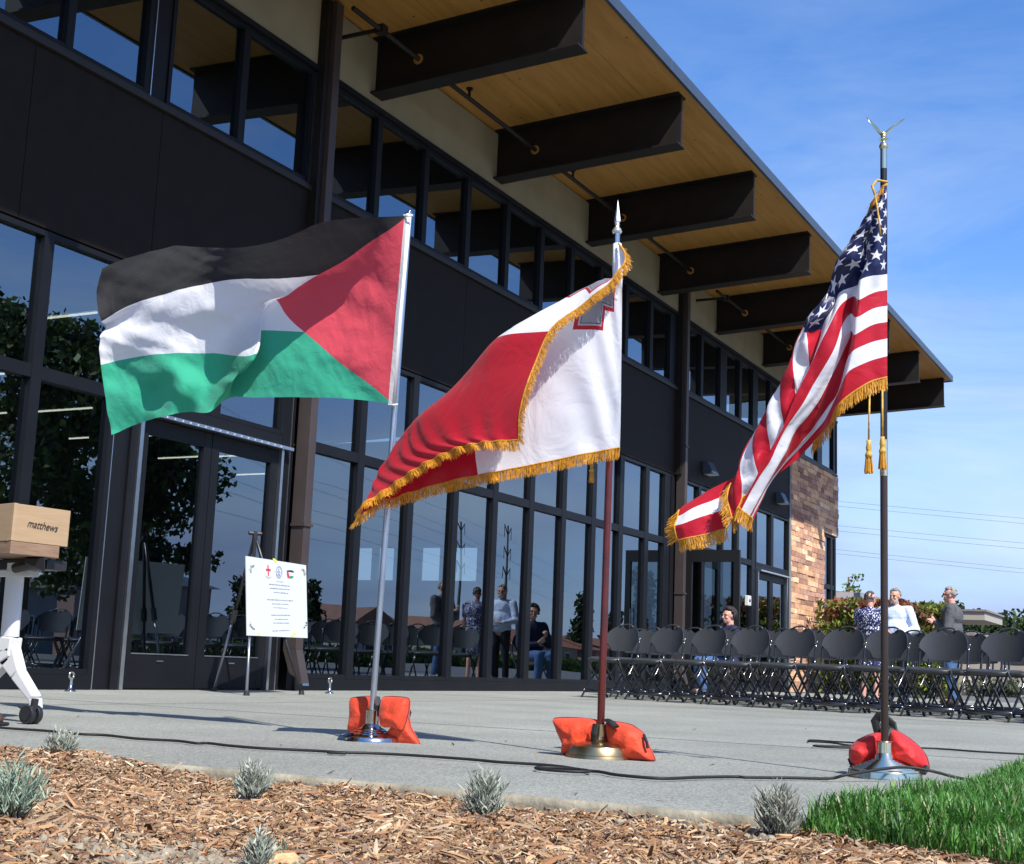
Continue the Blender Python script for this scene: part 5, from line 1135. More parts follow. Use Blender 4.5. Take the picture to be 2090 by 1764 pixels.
# ================================================================== PEOPLE (metres, facing -Y)
M_skin = mat('skin', (.52,.29,.20), .5, 0, .4, 20, .08); M_skin2 = mat('skin_pink', (.58,.31,.23), .5, 0, .4, 20, .08)
def vox(o, v, sm=2):
    md = o.modifiers.new('fuse', 'REMESH'); md.mode = 'VOXEL'; md.voxel_size = v; md.use_smooth_shade = True
    s_ = o.modifiers.new('soft', 'SMOOTH'); s_.iterations = sm; s_.factor = .5
def hand(b, w, d, up, side):   # wrist, direction, palm normal, thumb side vector
    d = d.normalized(); up = up.normalized(); sd = d.cross(up).normalized()*side
    pc = w + d*.045
    for k in (-1.5,-.5,.5,1.5): b.cap_(w+sd*k*.008, .016, pc+d*.04+sd*k*.02, .013, 8)
    for k, L in ((-1.5,.058),(-.5,.075),(.5,.080),(1.5,.070)):
        p0 = pc+d*.045+sd*k*.021; p1 = p0+d*L*.5-up*.012; p2 = p1+(d*.55-up*.7).normalized()*L*.5
        b.cap_(p0, .0095, p1, .0085, 8); b.cap_(p1, .0085, p2, .007, 8)
    t0 = w+d*.02+sd*.028; t1 = t0+(d*.6+sd*.8-up*.2).normalized()*.038; t2 = t1+(d*.95+sd*.2-up*.2).normalized()*.03
    b.cap_(t0, .013, t1, .010, 8); b.cap_(t1, .010, t2, .008, 8)
def person(loc, rz, lb, arms, skin, top_m, bot_m, hair_m, hair='short', sit=False, hs=1.0, belly=0, short_sleeve=False, dress=False, headturn=0, tilt=0, beard=None, shoe=(.03,.025,.02), glasses=False, lean=0, bulk=1.0):
    e = empty('person', loc, rz); tag(e, lb, 'person')
    V = lambda *a: Vector(a)
    hipz = .47 if sit else .93; dz = hipz-.93
    ch = V(0, .02+lean*0, 1.28+dz); neck = V(0, .015-lean*.05, 1.47+dz); hc = V(0, -.012-lean*.08, 1.605+dz)
    if sit: legs = [[V(s_*.09,0,hipz), V(s_*.11,-.43,.49), V(s_*.11,-.40,.09)] for s_ in (-1, 1)]
    else: legs = [[V(s_*.085,0,.93), V(s_*.10,-.01,.50), V(s_*.105,.03,.09)] for s_ in (-1, 1)]
    b = MB(1)
    b.cap_(V(0,0,hipz), .13, ch, .12); b.ball(ch+V(0,0,.03), (.16,.105,.16)); b.cap_(neck-V(0,0,.08), .058, neck+V(0,-.005,.07), .054)
    for i, s_ in enumerate((-1, 1)):
        hip, kn, an = legs[i]; b.cap_(hip, .085, kn, .056, 12); b.cap_(kn, .055, an, .036, 12); b.cap_(an, .036, an+V(0,-.13,-.055), .03, 10)
        sh = V(s_*.175, .02, 1.405+dz); el, wr_, hd_, up_ = arms[i]; el = V(*el)+V(0,0,dz); wr_ = V(*wr_)+V(0,0,dz)
        b.cap_(sh, .048, el, .037, 12); b.cap_(el, .037, wr_, .025, 12); hand(b, wr_, V(*hd_), V(*up_), -s_)
    # head: skull, jaw, nose, ears, brow, cheeks, lips
    Rh = Matrix.Rotation(headturn, 3, 'Z') @ Matrix.Rotation(tilt, 3, 'X')
    H = lambda *a: hc + Rh @ (Vector(a)*hs)
    hb = MB(1)
    hb.ball((0,.012,.03), (.076,.095,.088), 20, 14); hb.ball((0,-.022,-.045), (.056,.062,.060), 16, 10); hb.ball((0,-.062,-.082), (.024,.018,.018), 10, 8)
    hb.cap_(V(0,-.088,.018), .008, V(0,-.108,-.018), .013, 8); hb.ball((-.012,-.098,-.022), .009, 8, 6); hb.ball((.012,-.098,-.022), .009, 8, 6)
    for s_ in (-1, 1): hb.ball((s_*.077,.012,-.005), (.010,.019,.030), 10, 8); hb.ball((s_*.036,-.062,-.02), (.022,.02,.02), 10, 8); hb.cap_(V(s_*.012,-.088,.03), .009, V(s_*.045,-.075,.032), .010, 8)
    hb.cap_(V(-.014,-.083,-.052), .007, V(.014,-.083,-.052), .007, 8); hb.cap_(V(-.012,-.080,-.063), .008, V(.012,-.080,-.063), .008, 8)
    b.v += [tuple(H(*v)) for v in hb.v]; off = len(b.v)-len(hb.v); b.f += [[i+off for i in f] for f in hb.f]; b.m += hb.m; b.c += hb.c
    body = b.build('body', skin, e, smooth=True); vox(body, .0062, 2)
    fm = MB(1)
    for s_ in (-1, 1): fm.ball(H(s_*.031,-.079,.012), .0085, 8, 6)
    fm.build('eye', mat('eye_dark', (.03,.02,.02), .2), e, smooth=True)
    fm = MB(1)
    for s_ in (-1, 1): fm.cap_(H(s_*.014,-.092,.036), .004, H(s_*.048,-.078,.036), .003, 6)
    fm.build('eyebrow', hair_m, e, smooth=True)
    fm = MB(1); fm.cap_(H(-.018,-.086,-.057), .0035, H(.018,-.086,-.057), .0035, 6); fm.build('mouth', mat('lips', (.33,.10,.09), .5), e, smooth=True)
    # hair
    hh = MB(1)
    for i in range(150 if hair != 'puffy' else 230):
        th = random.uniform(0, 6.28); ph = random.uniform(0, 2.1); x, y, z = math.sin(ph)*math.cos(th), math.sin(ph)*math.sin(th), math.cos(ph)
        if y < -.1 and z < .62: continue
        if y < .0 and z < .0 and abs(x) < .9: continue
        if z < -.45: continue
        k = 1.0 if hair == 'short' else 1.10
        hh.ball(H(x*.078*k, .016+y*.098*k, .036+z*.092*k), (.018,.018,.017) if hair == 'short' else (.027,.027,.025), 7, 5)
    ho = hh.build('hair', hair_m, e, smooth=True); vox(ho, .008, 7 if hair == 'short' else 3)
    if beard:
        bb = MB(1)
        for i in range(60):
            a = random.uniform(-1.25, 1.25); z = random.uniform(-.105, -.045); r_ = 1-.25*max(0, (-.07-z)/.035)
            if abs(a) < .45 and -.068 < z < -.045: continue
            bb.ball(H(math.sin(a)*.060*r_, -.026-math.cos(a)*.062*r_, z), .010, 6, 4)
        bo = bb.build('beard', beard, e, smooth=True); vox(bo, .008, 1)
    if glasses:
        gb = MB(1)
        for s_ in (-1, 1): gb.tube([H(s_*.031+.021*math.cos(t), -.092, .010+.016*math.sin(t)) for t in np.linspace(0, 6.28, 13)], .0022, 5); gb.tube([H(s_*.052,-.090,.014), H(s_*.079,.0,.012)], .002, 5)
        gb.build('glasses', M_black, e)
    # top garment
    b = MB(1); zb_ = hipz + (.0 if not dress else -.02)
    b.ball(ch+V(0,0,.02), (.195*bulk,.135*bulk,.185), 20, 12); b.ball(V(0,-.005-belly*.4,hipz+.17), ((.175+belly*.6)*bulk,(.13+belly)*bulk,.19), 20, 12); b.ball(V(0,.0,hipz+.03), (.175*bulk,.132*bulk,.11), 20, 10)
    b.cap_(V(-.15*bulk,.02,1.405+dz), .066, V(.15*bulk,.02,1.405+dz), .066); b.cap_(neck-V(0,0,.05), .072, neck+V(0,0,-.012), .066)
    for i, s_ in enumerate((-1, 1)):
        sh = V(s_*.18*bulk, .02, 1.395+dz); el, wr_ = V(*arms[i][0])+V(0,0,dz), V(*arms[i][1])+V(0,0,dz)
        if short_sleeve: b.cap_(sh, .068, sh.lerp(el, .62), .062)
        else: b.cap_(sh, .074*bulk, el, .062*bulk); b.cap_(el, .060*bulk, el.lerp(wr_, .95), .042)
    if dress and not sit: b.cap_(V(0,0,.9), .15, V(0,0,.62), .19)
    o = b.build('shirt' if not dress else 'dress', top_m, e, smooth=True); vox(o, .0105, 3)
    # small cloth folds
    tx = bpy.data.textures.get('folds') or bpy.data.textures.new('folds', 'CLOUDS'); tx.noise_scale = .09
    dm = o.modifiers.new('folds', 'DISPLACE'); dm.texture = tx; dm.strength = .022; dm.mid_level = .5
    if bot_m:
        b = MB(1)
        b.ball(V(0,0,hipz), (.155,.12,.11), 16, 10)
        for hip, kn, an in legs: b.cap_(hip, .100, kn, .074, 14); b.cap_(kn, .073, an.lerp(kn,.06), .060, 14)
        o = b.build('trousers', bot_m, e, smooth=True); vox(o, .011, 2); dm = o.modifiers.new('folds', 'DISPLACE'); dm.texture = tx; dm.strength = .018; dm.mid_level = .5
    b = MB(1)
    for hip, kn, an in legs: b.cap_(an+V(0,.03,-.045), .042, an+V(0,-.16,-.052), .036, 12)
    b.build('shoes', mat('shoe_leather', shoe, .45), e, smooth=True)
    return e
def prt(name, c, rough=.8, sc_=3, **k): return mat(name, c, rough, 0, .3, 5, .06, .3, 18, **k)
M_lt = prt('light_blue_shirt', (.52,.60,.76)); M_gj = prt('grey_jacket', (.085,.088,.095)); M_nj = prt('navy_fleece', (.018,.022,.06)); M_jean = prt('blue_jeans', (.05,.11,.24)); M_dk = prt('dark_trousers', (.02,.022,.03))
M_hg = mat('grey_hair', (.20,.19,.17), .6, 0, .3, 60, .5, .6, 120); M_hw = mat('silver_hair', (.27,.26,.24), .6, 0, .3, 60, .35, .6, 120); M_hd = mat('dark_hair', (.025,.02,.018), .55, 0, .3, 60, .5, .6, 120); M_hdg = mat('dark_grey_hair', (.07,.065,.06), .6, 0, .3, 60, .5, .6, 120); M_bd = mat('grey_beard', (.42,.36,.31), .8)
def dressmat():
    m = mat('navy_print_dress', (.02,.025,.12), .7); n, l = m.node_tree.nodes, m.node_tree.links; p = n['Principled BSDF']; tc = n.new('ShaderNodeTexCoord')
    mp = n.new('ShaderNodeMapping'); mp.inputs['Scale'].default_value = (1,1,.6); mp.inputs['Rotation'].default_value = (0,.5,.3); l.new(tc.outputs['Object'], mp.inputs[0])
    v = n.new('ShaderNodeTexVoronoi'); v.inputs['Scale'].default_value = 42; v.inputs['Randomness'].default_value = .8; l.new(mp.outputs[0], v.inputs['Vector'])
    r_ = n.new('ShaderNodeValToRGB'); r_.color_ramp.elements[0].position = .33; r_.color_ramp.elements[0].color = (.75,.75,.8,1); r_.color_ramp.elements[1].position = .38; r_.color_ramp.elements[1].color = (.012,.02,.11,1)
    l.new(v.outputs['Distance'], r_.inputs[0]); l.new(r_.outputs[0], p.inputs['Base Color']); return m
# arms: (elbow, wrist, hand direction, palm-up normal) for right(-x) and left(+x)
person((-5.9*S, 27.75*S, 0), -.05, 'bearded grey haired man in a light blue shirt facing the camera, hands together in front', 
       [((-.31,-.02,1.10), (-.15,-.27,1.04), (.8,-.5,.1), (0,0,1)), ((.31,.0,1.10), (.11,-.29,1.02), (-.8,-.4,-.1), (0,.3,1))], M_skin, M_lt, M_dk, M_hg, belly=.03, bulk=1.12, headturn=-.2, tilt=.06, beard=M_bd)
person((-4.72*S, 27.08*S, 0), -1.5, 'silver haired man in a dark grey jacket and blue jeans standing side on, hand raised', 
       [((-.27,-.04,1.12), (-.10,-.22,1.22), (.2,-.5,.6), (0,-1,.3)), ((.27,-.02,1.10), (.08,-.22,1.20), (-.2,-.7,.4), (0,-.6,.8))], M_skin2, M_gj, M_jean, M_hw, belly=.03, bulk=1.2, glasses=True, shoe=(.05,.035,.025))
person((-6.05*S, 26.26*S, 0), math.pi-.25, 'dark grey haired woman in a navy and white patterned dress seen from behind', 
       [((-.25,-.03,1.12), (-.30,-.22,1.02), (-.1,-1,.1), (0,0,1)), ((.23,-.02,1.12), (.12,-.22,1.08), (-.3,-.8,.2), (0,0,1))], M_skin2, dressmat(), None, M_hdg, short_sleeve=True, dress=True, bulk=1.15).scale = (.93,.93,.93)
person((-8.27*S, 24.6*S, 0), -1.0, 'dark haired woman in navy jacket and jeans sitting on a folding chair', 
       [((-.25,-.10,1.12), (-.08,-.26,1.22), (.3,-.6,.6), (0,-1,.3)), ((.25,-.08,1.08), (.06,-.27,1.12), (-.5,-.5,.5), (0,-1,.3))], M_skin2, M_nj, M_jean, M_hd, hair='puffy', sit=True, headturn=.45, bulk=1.1)
# ================================================================== PLANTS AND BACKGROUND (survey units)
def leafcloud(b, blobs, n_, sz, cols_, droop=.3, shell=.55):
    tot = sum(bb[3]*bb[4]*bb[5] for bb in blobs)
    for (cx, cy, cz, rx, ry, rz_) in blobs:
        k = int(n_*rx*ry*rz_/tot)
        for i in range(k):
            v = Vector((random.gauss(0,1), random.gauss(0,1), random.gauss(0,1))).normalized()*(random.random()**shell)
            p_ = Vector((cx+v.x*rx, cy+v.y*ry, cz+v.z*rz_))
            if noise.noise(p_*1.6/max(rx,.5)*1.3) < -.18: continue
            d = Vector((random.gauss(0,1), random.gauss(0,1), random.gauss(-droop,1))).normalized(); s_ = d.cross(Vector((random.gauss(0,1), random.gauss(0,1), random.gauss(0,1)))).normalized()
            L = sz*random.uniform(.6, 1.4); c = random.choice(cols_); kk = random.uniform(.65, 1.3); b.cc = (c[0]*kk, c[1]*kk, c[2]*kk)
            b.add([p_-d*L*.5, p_+s_*L*.3, p_+d*L*.5, p_-s_*L*.3], [(0,1,2,3)])
    b.cc = None
def tree(name, loc, trunk_h, r_, blobs, n_, sz, cols_, lb, group=None, cat='tree', lean=0):
    loc = Vector(loc); e = empty(name, loc*S); tag(e, lb, cat, group)
    b = MB(S); b.tube([loc, loc+Vector((lean*.3,0,trunk_h*.5)), loc+Vector((lean,0,trunk_h))], [r_, r_*.75, r_*.35], 8)
    for bb in blobs[:14]:
        c = Vector(bb[:3]); s0 = loc+Vector((lean*.5,0,trunk_h*random.uniform(.4,.9))); b.tube([s0, s0.lerp(c, .5)+Vector((0,0,-.1)), c], [r_*.35, r_*.2, r_*.06], 5)
    sub(e, b, 'trunk', M_bark, smooth=True)
    b = MB(S); leafcloud(b, blobs, n_, sz, cols_); sub(e, b, 'crown', M_leaf); return e
GD = [(.035,.055,.02),(.05,.08,.025),(.025,.04,.018)]; GM = [(.07,.12,.03),(.10,.16,.04),(.05,.09,.02)]
# red tipped hedge behind the people
def hedge(x0, x1, y, h, lb, n_):
    e = empty('hedge_bush', Vector(((x0+x1)/2, y, 0))*S); tag(e, lb, 'bush', 'red tipped bushes behind the people'); b = MB(S)
    for i in range(n_):
        x = random.uniform(x0, x1); yy = y+random.uniform(-.6, .8); z = h*random.random()**.75
        hz = h*(1+.10*noise.noise(Vector((x*1.6, yy, 2))))
        if z > hz or noise.noise(Vector((x*2.2, yy*2, z*2.2))) < -.38: continue
        new = (noise.noise(Vector((x*1.5, yy*1.5, z*1.5+9))) + (z/h)*.75 - .56 + random.gauss(0,.12)) > .12
        c = random.choice([(.27,.10,.06),(.20,.07,.045),(.30,.15,.08)] if new else [(.13,.18,.03),(.22,.27,.045),(.06,.10,.02),(.28,.32,.07)])
        d = Vector((random.gauss(0,.7), random.gauss(0,.7), random.gauss(.3 if new else -.2,.8))).normalized(); s_ = d.cross(Vector((random.gauss(0,1), random.gauss(0,1), random.gauss(0,1)))).normalized(); L = random.uniform(.10,.20); kk = random.uniform(.7,1.3)
        b.cc = (c[0]*kk, c[1]*kk, c[2]*kk); p_ = Vector((x, yy, z)); b.add([p_-d*L*.5, p_+s_*L*.28, p_+d*L*.5, p_-s_*L*.28], [(0,1,2,3)])
    b.cc = None; sub(e, b, 'foliage', M_leaf)
    b = MB(S)
    for i in range(9): x = random.uniform(x0+.2, x1-.2); b.tube([(x, y, 0), (x+random.gauss(0,.15), y, h*.8)], [.04,.012], 5)
    sub(e, b, 'stems', M_bark)
hedge(-9.9, -8.5, 37.2, 2.55, 'red tipped green bush directly right of the stone corner', 5200)
hedge(-8.6, -7.5, 36.6, 2.5, 'red tipped green bush behind the woman in the patterned dress', 4600)
hedge(-7.6, -6.35, 37.0, 2.45, 'red tipped green bush between the two standing men', 4600)
# low building behind with gable roof, deep eave and post
nb = empty('low_building', Vector((-8, 46, 0))*S); tag(nb, 'low tan building with a brown shingle roof and wide eave behind the bushes', 'building')
def nsub(b, n, m, par=nb, **k): return sub(par, b, n, m, **k)
ra, rb_, rc = at_y(1650,1203,52), at_y(1762,1210,52), at_y(1925,1256,47)
b = MB(S); e1 = at_y(1640,1262,45.5); e2 = at_y(1925,1262,45.5)
b.add([ra, rb_, rc, Vector((rc.x, 45.2, e2.z)), Vector((ra.x-2, 45.2, e1.z)), ra+Vector((-4,0,0))], [(0,1,2,3,4,5)]); b.add([rb_, rc, rc+Vector((0,8,-.6)), rb_+Vector((0,8,-.6))], [(0,1,2,3)])
nsub(b, 'roof', M_roofg)
c1_, c2_ = at_y(1893,1250,44), at_y(2016,1252,44); c0_ = at_y(1893,1262,44).z
b = MB(S); b.box(c1_.x-1, c2_.x, 43.4, 47, c0_-.05, c2_.z+.02); nsub(b, 'eave_fascia', mat('beige_fascia', (.38,.35,.29), .8))
b = MB(S); b.box(c1_.x-1.02, c2_.x+.06, 43.35, 47.05, c2_.z+.022, c2_.z+.08); nsub(b, 'eave_roof', M_roofg)
b = MB(S); wz = at_y(1905,1268,45).z; b.box(-16, at_y(1900,1300,45.5).x, 45.5, 50, 0, wz); nsub(b, 'wall', M_matte)
px0, px1 = at_y(1891,1300,44.2).x, at_y(1906,1300,44.2).x; b = MB(S); b.box(px0, px1, 44.1, 44.4, 0, c0_-.052); nsub(b, 'post', M_matte)
b = MB(S); u0, u1 = at_y(1934,1215,47.5), at_y(1752,1222,49); b.box(u1.x-.12, u1.x+.12, 48.8, 49.1, u1.z-.25, u1.z+.2); nsub(b, 'roof_vent', M_alu)
lw = empty('low_building', Vector((-6.5, 52, 0))*S); tag(lw, 'plain tan building wall with a flat grey roof edge at the far right', 'building')
w0, w1 = at_y(1908,1296,50), at_y(2300,1296,50); gz = at_y(1908,1290,50).z
b = MB(S); b.box(w0.x-1.2, w1.x, 50, 56, 0, w0.z); nsub(b, 'wall', M_matte, lw)
b = MB(S); b.box(w0.x-1.3, at_y(1990,1290,50).x, 49.9, 56, w0.z+.002, w0.z+.14); nsub(b, 'roof_edge', M_roofg, lw)
b = MB(S)
for (a, c, y0_, y1_) in ((1968,1990,1385,1420),(2045,2082,1392,1418)):
    q0, q1 = at_y(a, y1_, 49.9), at_y(c, y0_, 49.9); b.box(q0.x, q1.x, 49.93, 49.998, max(q0.z,.1), q1.z)
wf = nsub(b, 'window_frame', M_white, lw)
b = MB(S)
for (a, c, y0_, y1_) in ((1971,1980,1388,1417),(2049,2078,1397,1416)):
    q0, q1 = at_y(a, y1_, 49.9), at_y(c, y0_, 49.9); b.box(q0.x, q1.x, 49.91, 49.928, max(q0.z,.12), q1.z)
b.build('pane', M_frame, wf)
for i, (px, w_, lb) in enumerate([(1925,.5,'low shrub at the foot of the tan wall, left one'), (2010,.8,'low grey green shrub at the foot of the tan wall, middle one'), (2075,.7,'low shrub under the small window at the right edge')]):
    p_ = at_y(px, 1420, 48.5); tree('shrub', (p_.x, 48.5, 0), .3, .04, [(p_.x, 48.5, .3, w_, .4, .35)], 900, .16, [(.12,.15,.08),(.2,.22,.14)], lb, 'shrubs below the tan wall', 'shrub')
# far trees
xs_t = [(1972,1262),(1995,1268),(2022,1256),(2050,1248),(2082,1240),(2115,1236)]
for i, (px, py) in enumerate(xs_t):
    p_ = at_y(px, py, 88+i%2*4); z = p_.z; Y = p_.y
    tree('broadleaf_tree', (p_.x, Y, 0), z*.6, .25, [(p_.x+random.gauss(0,.5), Y, z*.72, 1.7, 1.6, z*.28), (p_.x+random.gauss(0,.6), Y+.4, z*.45, 2.0, 1.8, z*.34), (p_.x+.7, Y, z*.6, 1.2, 1.2, z*.3)], 2600, .36, GD+GM[:1], f'dark rounded tree behind the tan wall, {ORD[i]} from the left of that row', 'dark trees behind the tan wall')
for px, py, lb in ((1957,1226,'pointed dark conifer above the eave of the low building'), (1983,1244,'small dark conifer right of the pointed one')):
    p_ = at_y(px, py, 95); z = p_.z
    tree('conifer_tree', (p_.x, 95, 0), z*.9, .2, [(p_.x+random.gauss(0,.25), 95, z*(.5+.1*k), 1.6-.3*k, 1.2, z*.12) for k in range(5)], 2200, .3, GD, lb, 'conifers behind the low building')
# sparse young tree above the roof
p_ = at_y(1732, 1166, 55); z = p_.z
bl = [(p_.x+.3,55,z-.25,.35,.3,.2),(p_.x+.1,55,z-.75,.45,.4,.35),(p_.x-.6,55,z-1.1,.25,.3,.3),(p_.x+.1,55,z-1.4,.7,.5,.35),(p_.x-.9,55,z-1.6,.5,.5,.4),(p_.x+1.0,55,z-1.5,.6,.5,.25),(p_.x+1.9,55,z-1.75,.6,.5,.2),(p_.x-.3,55,z-1.9,1.4,.6,.35)]
tree('young_tree', (p_.x, 55, 0), z*.95, .1, bl, 1500, .17, [(.16,.22,.06),(.12,.18,.05),(.22,.27,.09)], 'thin young tree with sparse light green leaves above the roof')
# power lines
M_wire = mat('grey_wire', (.16,.17,.19), .7); wl_ = empty('power_line', Vector((-28, 150, 18))*S); tag(wl_, 'six thin power cables crossing the sky behind the flagpole', 'power line')
for (ya, yb) in ((1023.4,1058.1),(1033.4,1068.8),(1073.2,1108.7),(1084,1120.1),(1122.1,1161.3),(1130.6,1169.9)):
    a, c = at_y(1710.7, ya, 150), at_y(2090, yb, 165); d = c-a; L = []
    for t in np.linspace(-1.2, 2.6, 30): L.append(a+d*t+Vector((0,0,-.35*(1-((t-.5)/2)**2)+.35*(1-.0625))))
    b = MB(S); b.tube(L, .022, 5); sub(wl_, b, 'cable', M_wire)
# ------------------------------------------------------------------ what the glass mirrors: the far side of the lawn
def bigtree(loc, H, Rr, n_, lb, sz=.30, seed=0, nb_=30):
    x, y, _ = loc; bl = []
    for i in range(nb_):
        a = random.uniform(0, 6.28); r_ = Rr*random.random()**.6*.85; h = random.uniform(.32, .93); r_ *= math.sqrt(max(.15, 1-((h-.55)/.5)**2))
        bl.append((x+r_*math.cos(a), y+r_*math.sin(a), H*h, Rr*.30*random.uniform(.7,1.2), Rr*.30*random.uniform(.7,1.2), H*.10*random.uniform(.7,1.2)))
    return tree('oak_tree', (x, y, -.1), H*.75, .35, bl, n_, sz, GD+GM[:2], lb, 'large trees across the lawn')
bigtree((15, 33.0, 0), 12.8, 5.3, 24000, 'tall dense tree across the lawn, mirrored at the left edge of the glass')
bigtree((15.5, 38.3, 0), 9.2, 3.7, 13000, 'broad dense tree across the lawn, mirrored in the double doors')
for (x, y, h, r_, lb) in [(40,83.5,6.4,1.3,'slim dark cypress mirrored right of the sign board'), (40,76,6.0,1.5,'dark cypress mirrored left of the sign board'), (60,177.5,11.4,2.0,'poplar mirrored left of the dark red pole'), (60,197,17,2.6,'tall poplar mirrored beside the open door'), (62,206,17.4,2.6,'tall poplar mirrored nearest the downpipe'), (60,188,9.5,2.2,'short poplar mirrored below the tall ones')]:
    tree('poplar_tree', (x, y, -.1), h*.9, .2, [(x+random.gauss(0,r_*.2), y+random.gauss(0,r_*.2), h*(.2+.16*k), r_*(1-.12*k), r_*(1-.12*k), h*.13) for k in range(5)], 1900, .45 if y < 100 else .8, GD, lb, 'narrow trees across the lawn')
def house(x, y, w, d, hw, hr, wallc, roofc, lb, axis=0):
    e = empty('house', Vector((x, y, 0))*S); tag(e, lb, 'house', 'houses mirrored in the glass wall')
    b = MB(S); b.box(x-w/2, x+w/2, y-d/2, y+d/2, -.1, hw); o = sub(e, b, 'wall', mat('house_wall', wallc, .9, 0, .2, 1, .1))
    b = MB(S); o_ = .5
    if axis: b.hexa([(x-w/2-o_,y-d/2-o_,hw+.002),(x+w/2+o_,y-d/2-o_,hw+.002),(x+w/2+o_,y+d/2+o_,hw+.002),(x-w/2-o_,y+d/2+o_,hw+.002)], [(x-.05,y-d/2-o_,hr),(x+.05,y-d/2-o_,hr),(x+.05,y+d/2+o_,hr),(x-.05,y+d/2+o_,hr)])
    else: b.hexa([(x-w/2-o_,y-d/2-o_,hw+.002),(x+w/2+o_,y-d/2-o_,hw+.002),(x+w/2+o_,y+d/2+o_,hw+.002),(x-w/2-o_,y+d/2+o_,hw+.002)], [(x-w/2-o_,y-.05,hr),(x+w/2+o_,y-.05,hr),(x+w/2+o_,y+.05,hr),(x-w/2-o_,y+.05,hr)])
    sub(e, b, 'roof', mat('house_roof', roofc, .9, 0, .2, 3, .2))
    for k in (-1, 0, 1):
        b = MB(S); b.box(x-w/2-.05, x-w/2-.001, y+k*d*.3-.7, y+k*d*.3+.7, 1.0, 2.3); wn_ = sub(e, b, 'window', M_white); b = MB(S); b.box(x-w/2-.07, x-w/2-.052, y+k*d*.3-.6, y+k*d*.3+.6, 1.1, 2.2); b.build('pane', M_frame, wn_)
house(56, 107, 12, 9, 3.2, 5.4, (.42,.40,.36), (.22,.12,.09), 'house with a dark red gable roof mirrored behind the silver pole')
house(64, 122, 10, 14, 3.4, 6.0, (.36,.33,.28), (.20,.16,.14), 'house with a hipped brown roof mirrored left of the people', 1)
house(66, 142, 12, 14, 3.2, 5.3, (.45,.42,.38), (.24,.12,.08), 'house with a rust roof mirrored among the chairs')
house(64, 163, 12, 18, 3.0, 5.0, (.34,.26,.20), (.26,.11,.07), 'low house with a brown red roof mirrored between chairs and red pole', 1)
house(64, 186, 14, 22, 3.0, 4.9, (.32,.22,.17), (.28,.12,.08), 'wide low house with a red brown roof mirrored behind the red pole', 1)
house(50, 72, 10, 13, 4.9, 6.0, (.38,.26,.23), (.55,.60,.60), 'pinkish building with a pale roof edge mirrored in the double doors')
house(48, 56, 10, 12, 4.0, 5.2, (.30,.28,.26), (.16,.14,.13), 'grey house mirrored below the lectern side window', 1)
# steel pole pylons
for (x, y, H, lb) in [(120, 266.5, 30.3, 'tall steel power pole with six curved arms, mirrored right of centre'), (130, 262, 31, 'second steel power pole mirrored just left of the first')]:
    e = empty('power_pole', Vector((x, y, -.1))*S); tag(e, lb, 'power pole', 'steel power poles across the lawn')
    b = MB(S); b.tube([(x,y,-.1),(x,y,H)], [.42,.2], 10); sub(e, b, 'mast', mat('galvanised_pole', (.10,.11,.11), .7, .3))
    for z in (H-.8, H-5.3, H-9.6):
        for s_ in (-1, 1):
            b = MB(S); b.tube([(x,y,z-1.2),(x+s_*.4,y+s_*1.6,z-.3),(x+s_*.9,y+s_*3.4,z+.7)], [.17,.14,.09], 6); b.tube([(x+s_*.9,y+s_*3.4,z+.7),(x+s_*.9,y+s_*3.4,z-1.8)], .08, 5); sub(e, b, 'arm', M_steel)
            b = MB(S); b.tube([(x+s_*.9-60,y+s_*3.4-200,z-3),(x+s_*.9-30,y+s_*3.4-100,z-3.4),(x+s_*.9,y+s_*3.4,z-1.8),(x+s_*.9+30,y+s_*3.4+100,z-3.4)], .011, 4); sub(e, b, 'cable', M_steel)
# distant wooded hills mirrored at the horizon
b = MB(S); P = []
for y in np.linspace(-100, 900, 120): P.append([(x, y, -2 + (9+5*noise.noise(Vector((y*.012, 0, 1)))+2*noise.noise(Vector((y*.06, 1, 1))))*math.sin(math.pi*min(1,max(0,(x-330)/240)))) for x in np.linspace(330, 570, 14)])
b.grid(P); tag(b.build('hills', mat('far_hills', (.10,.12,.09), .95, 0, .1, .2, .3), smooth=True), kind='structure')
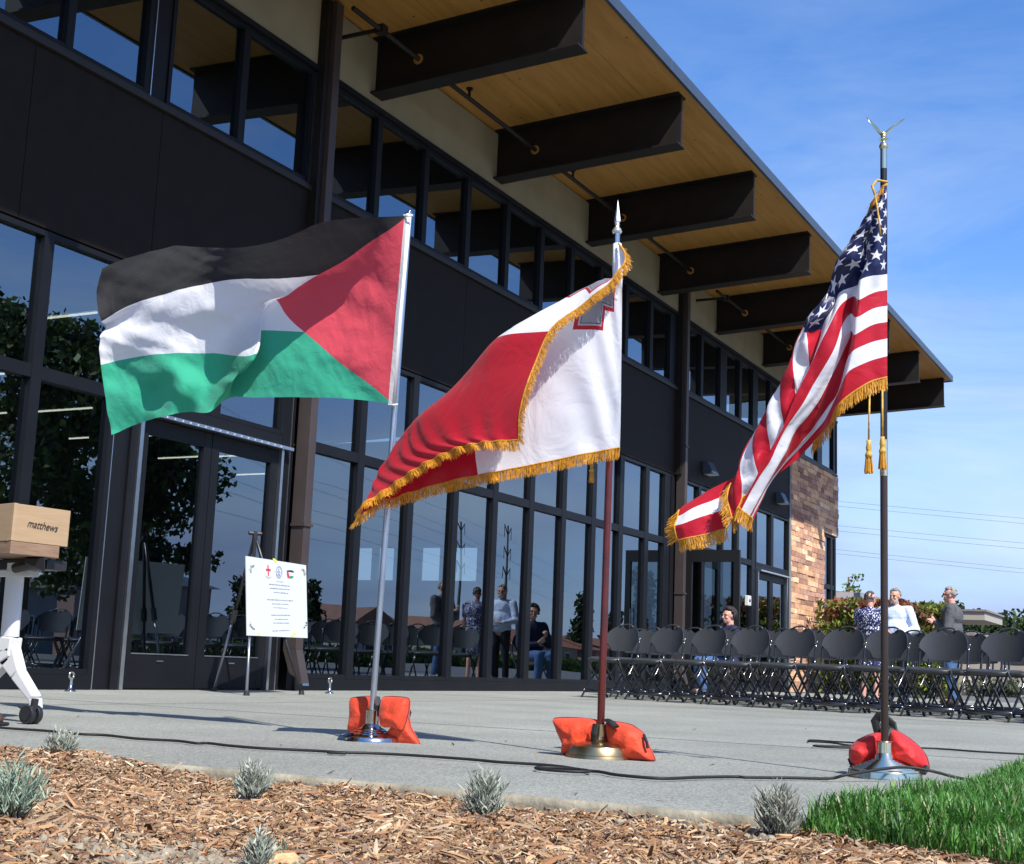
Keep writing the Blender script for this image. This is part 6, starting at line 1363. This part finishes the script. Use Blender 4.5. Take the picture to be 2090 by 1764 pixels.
# low hedge along the far side of the lawn
e = empty('clipped_hedge', Vector((38, 120, 0))*S); tag(e, 'long low clipped hedge mirrored at the foot of the houses', 'hedge'); b = MB(S)
for i in range(5000):
    y = random.uniform(60, 210); x = 38+random.uniform(-.6,.6); z = random.uniform(0, 1.1); kk = random.uniform(.7,1.3); c = random.choice(GM); b.cc = (c[0]*kk, c[1]*kk, c[2]*kk); L = .45
    d = Vector((random.gauss(0,1), random.gauss(0,1), random.gauss(0,1))).normalized()*L; s_ = d.cross(Vector((random.gauss(0,1),1,.3))).normalized()*L*.5; p_ = Vector((x,y,z)); b.add([p_-d,p_+s_,p_+d,p_-s_], [(0,1,2,3)])
b.cc = None; sub(e, b, 'foliage', M_leaf)

# unseen trees added behind the photographer to darken reflections in the chrome bases
for i, (x, y, h, r_) in enumerate([(-22,-24,7.5,4.2),(-9,-28,8.5,4.6),(5,-27,7.0,4.0),(19,-22,8.0,4.4)]):
    tree('added_tree', (x, y, -.1), h*.6, .22, [(x+random.gauss(0,1.6), y+random.gauss(0,1.2), h*random.uniform(.45,.85), r_*.5, r_*.5, h*.2) for k in range(6)], 1500, .5, GD+GM[:1], f'rounded tree added unseen behind the camera for reflections, {ORD[i]} of four from the hall side', 'trees added behind the camera for reflections')
# one object per loose piece for small paired parts
def islands(o):
    me = o.data; n_ = len(me.vertices); par = list(range(n_))
    def f(i):
        while par[i] != i: par[i] = par[par[i]]; i = par[i]
        return i
    for e_ in me.edges:
        a, c = f(e_.vertices[0]), f(e_.vertices[1])
        if a != c: par[a] = c
    gr_ = {}
    for p_ in me.polygons: gr_.setdefault(f(p_.vertices[0]), []).append(p_)
    if len(gr_) < 2: return
    first = True; nm = o.name.split('.')[0]
    for key, ps in gr_.items():
        idx = {}; vs2 = []; fs2 = []
        for p_ in ps:
            ff = []
            for v in p_.vertices:
                if v not in idx: idx[v] = len(vs2); vs2.append(tuple(me.vertices[v].co))
                ff.append(idx[v])
            fs2.append(ff)
        m2 = bpy.data.meshes.new(nm); m2.from_pydata(vs2, [], fs2)
        for mm in me.materials: m2.materials.append(mm)
        m2.polygons.foreach_set('use_smooth', [ps[0].use_smooth]*len(fs2)); m2.update()
        if first: keep = m2; first = False
        else:
            c = o.copy(); c.data = m2; col.objects.link(c)
    o.data = keep
for o in list(bpy.data.objects):
    if o.type == 'MESH' and o.name.split('.')[0] in ('door_jamb','edge_trim','tie','infill_panel','strap','screw','tape','flag_emblem','window_frame','fascia_joint','trim_strip','sill_flashing','bracket','cord','cross_emblem_detail','corner_post','stone_backing'): islands(o)
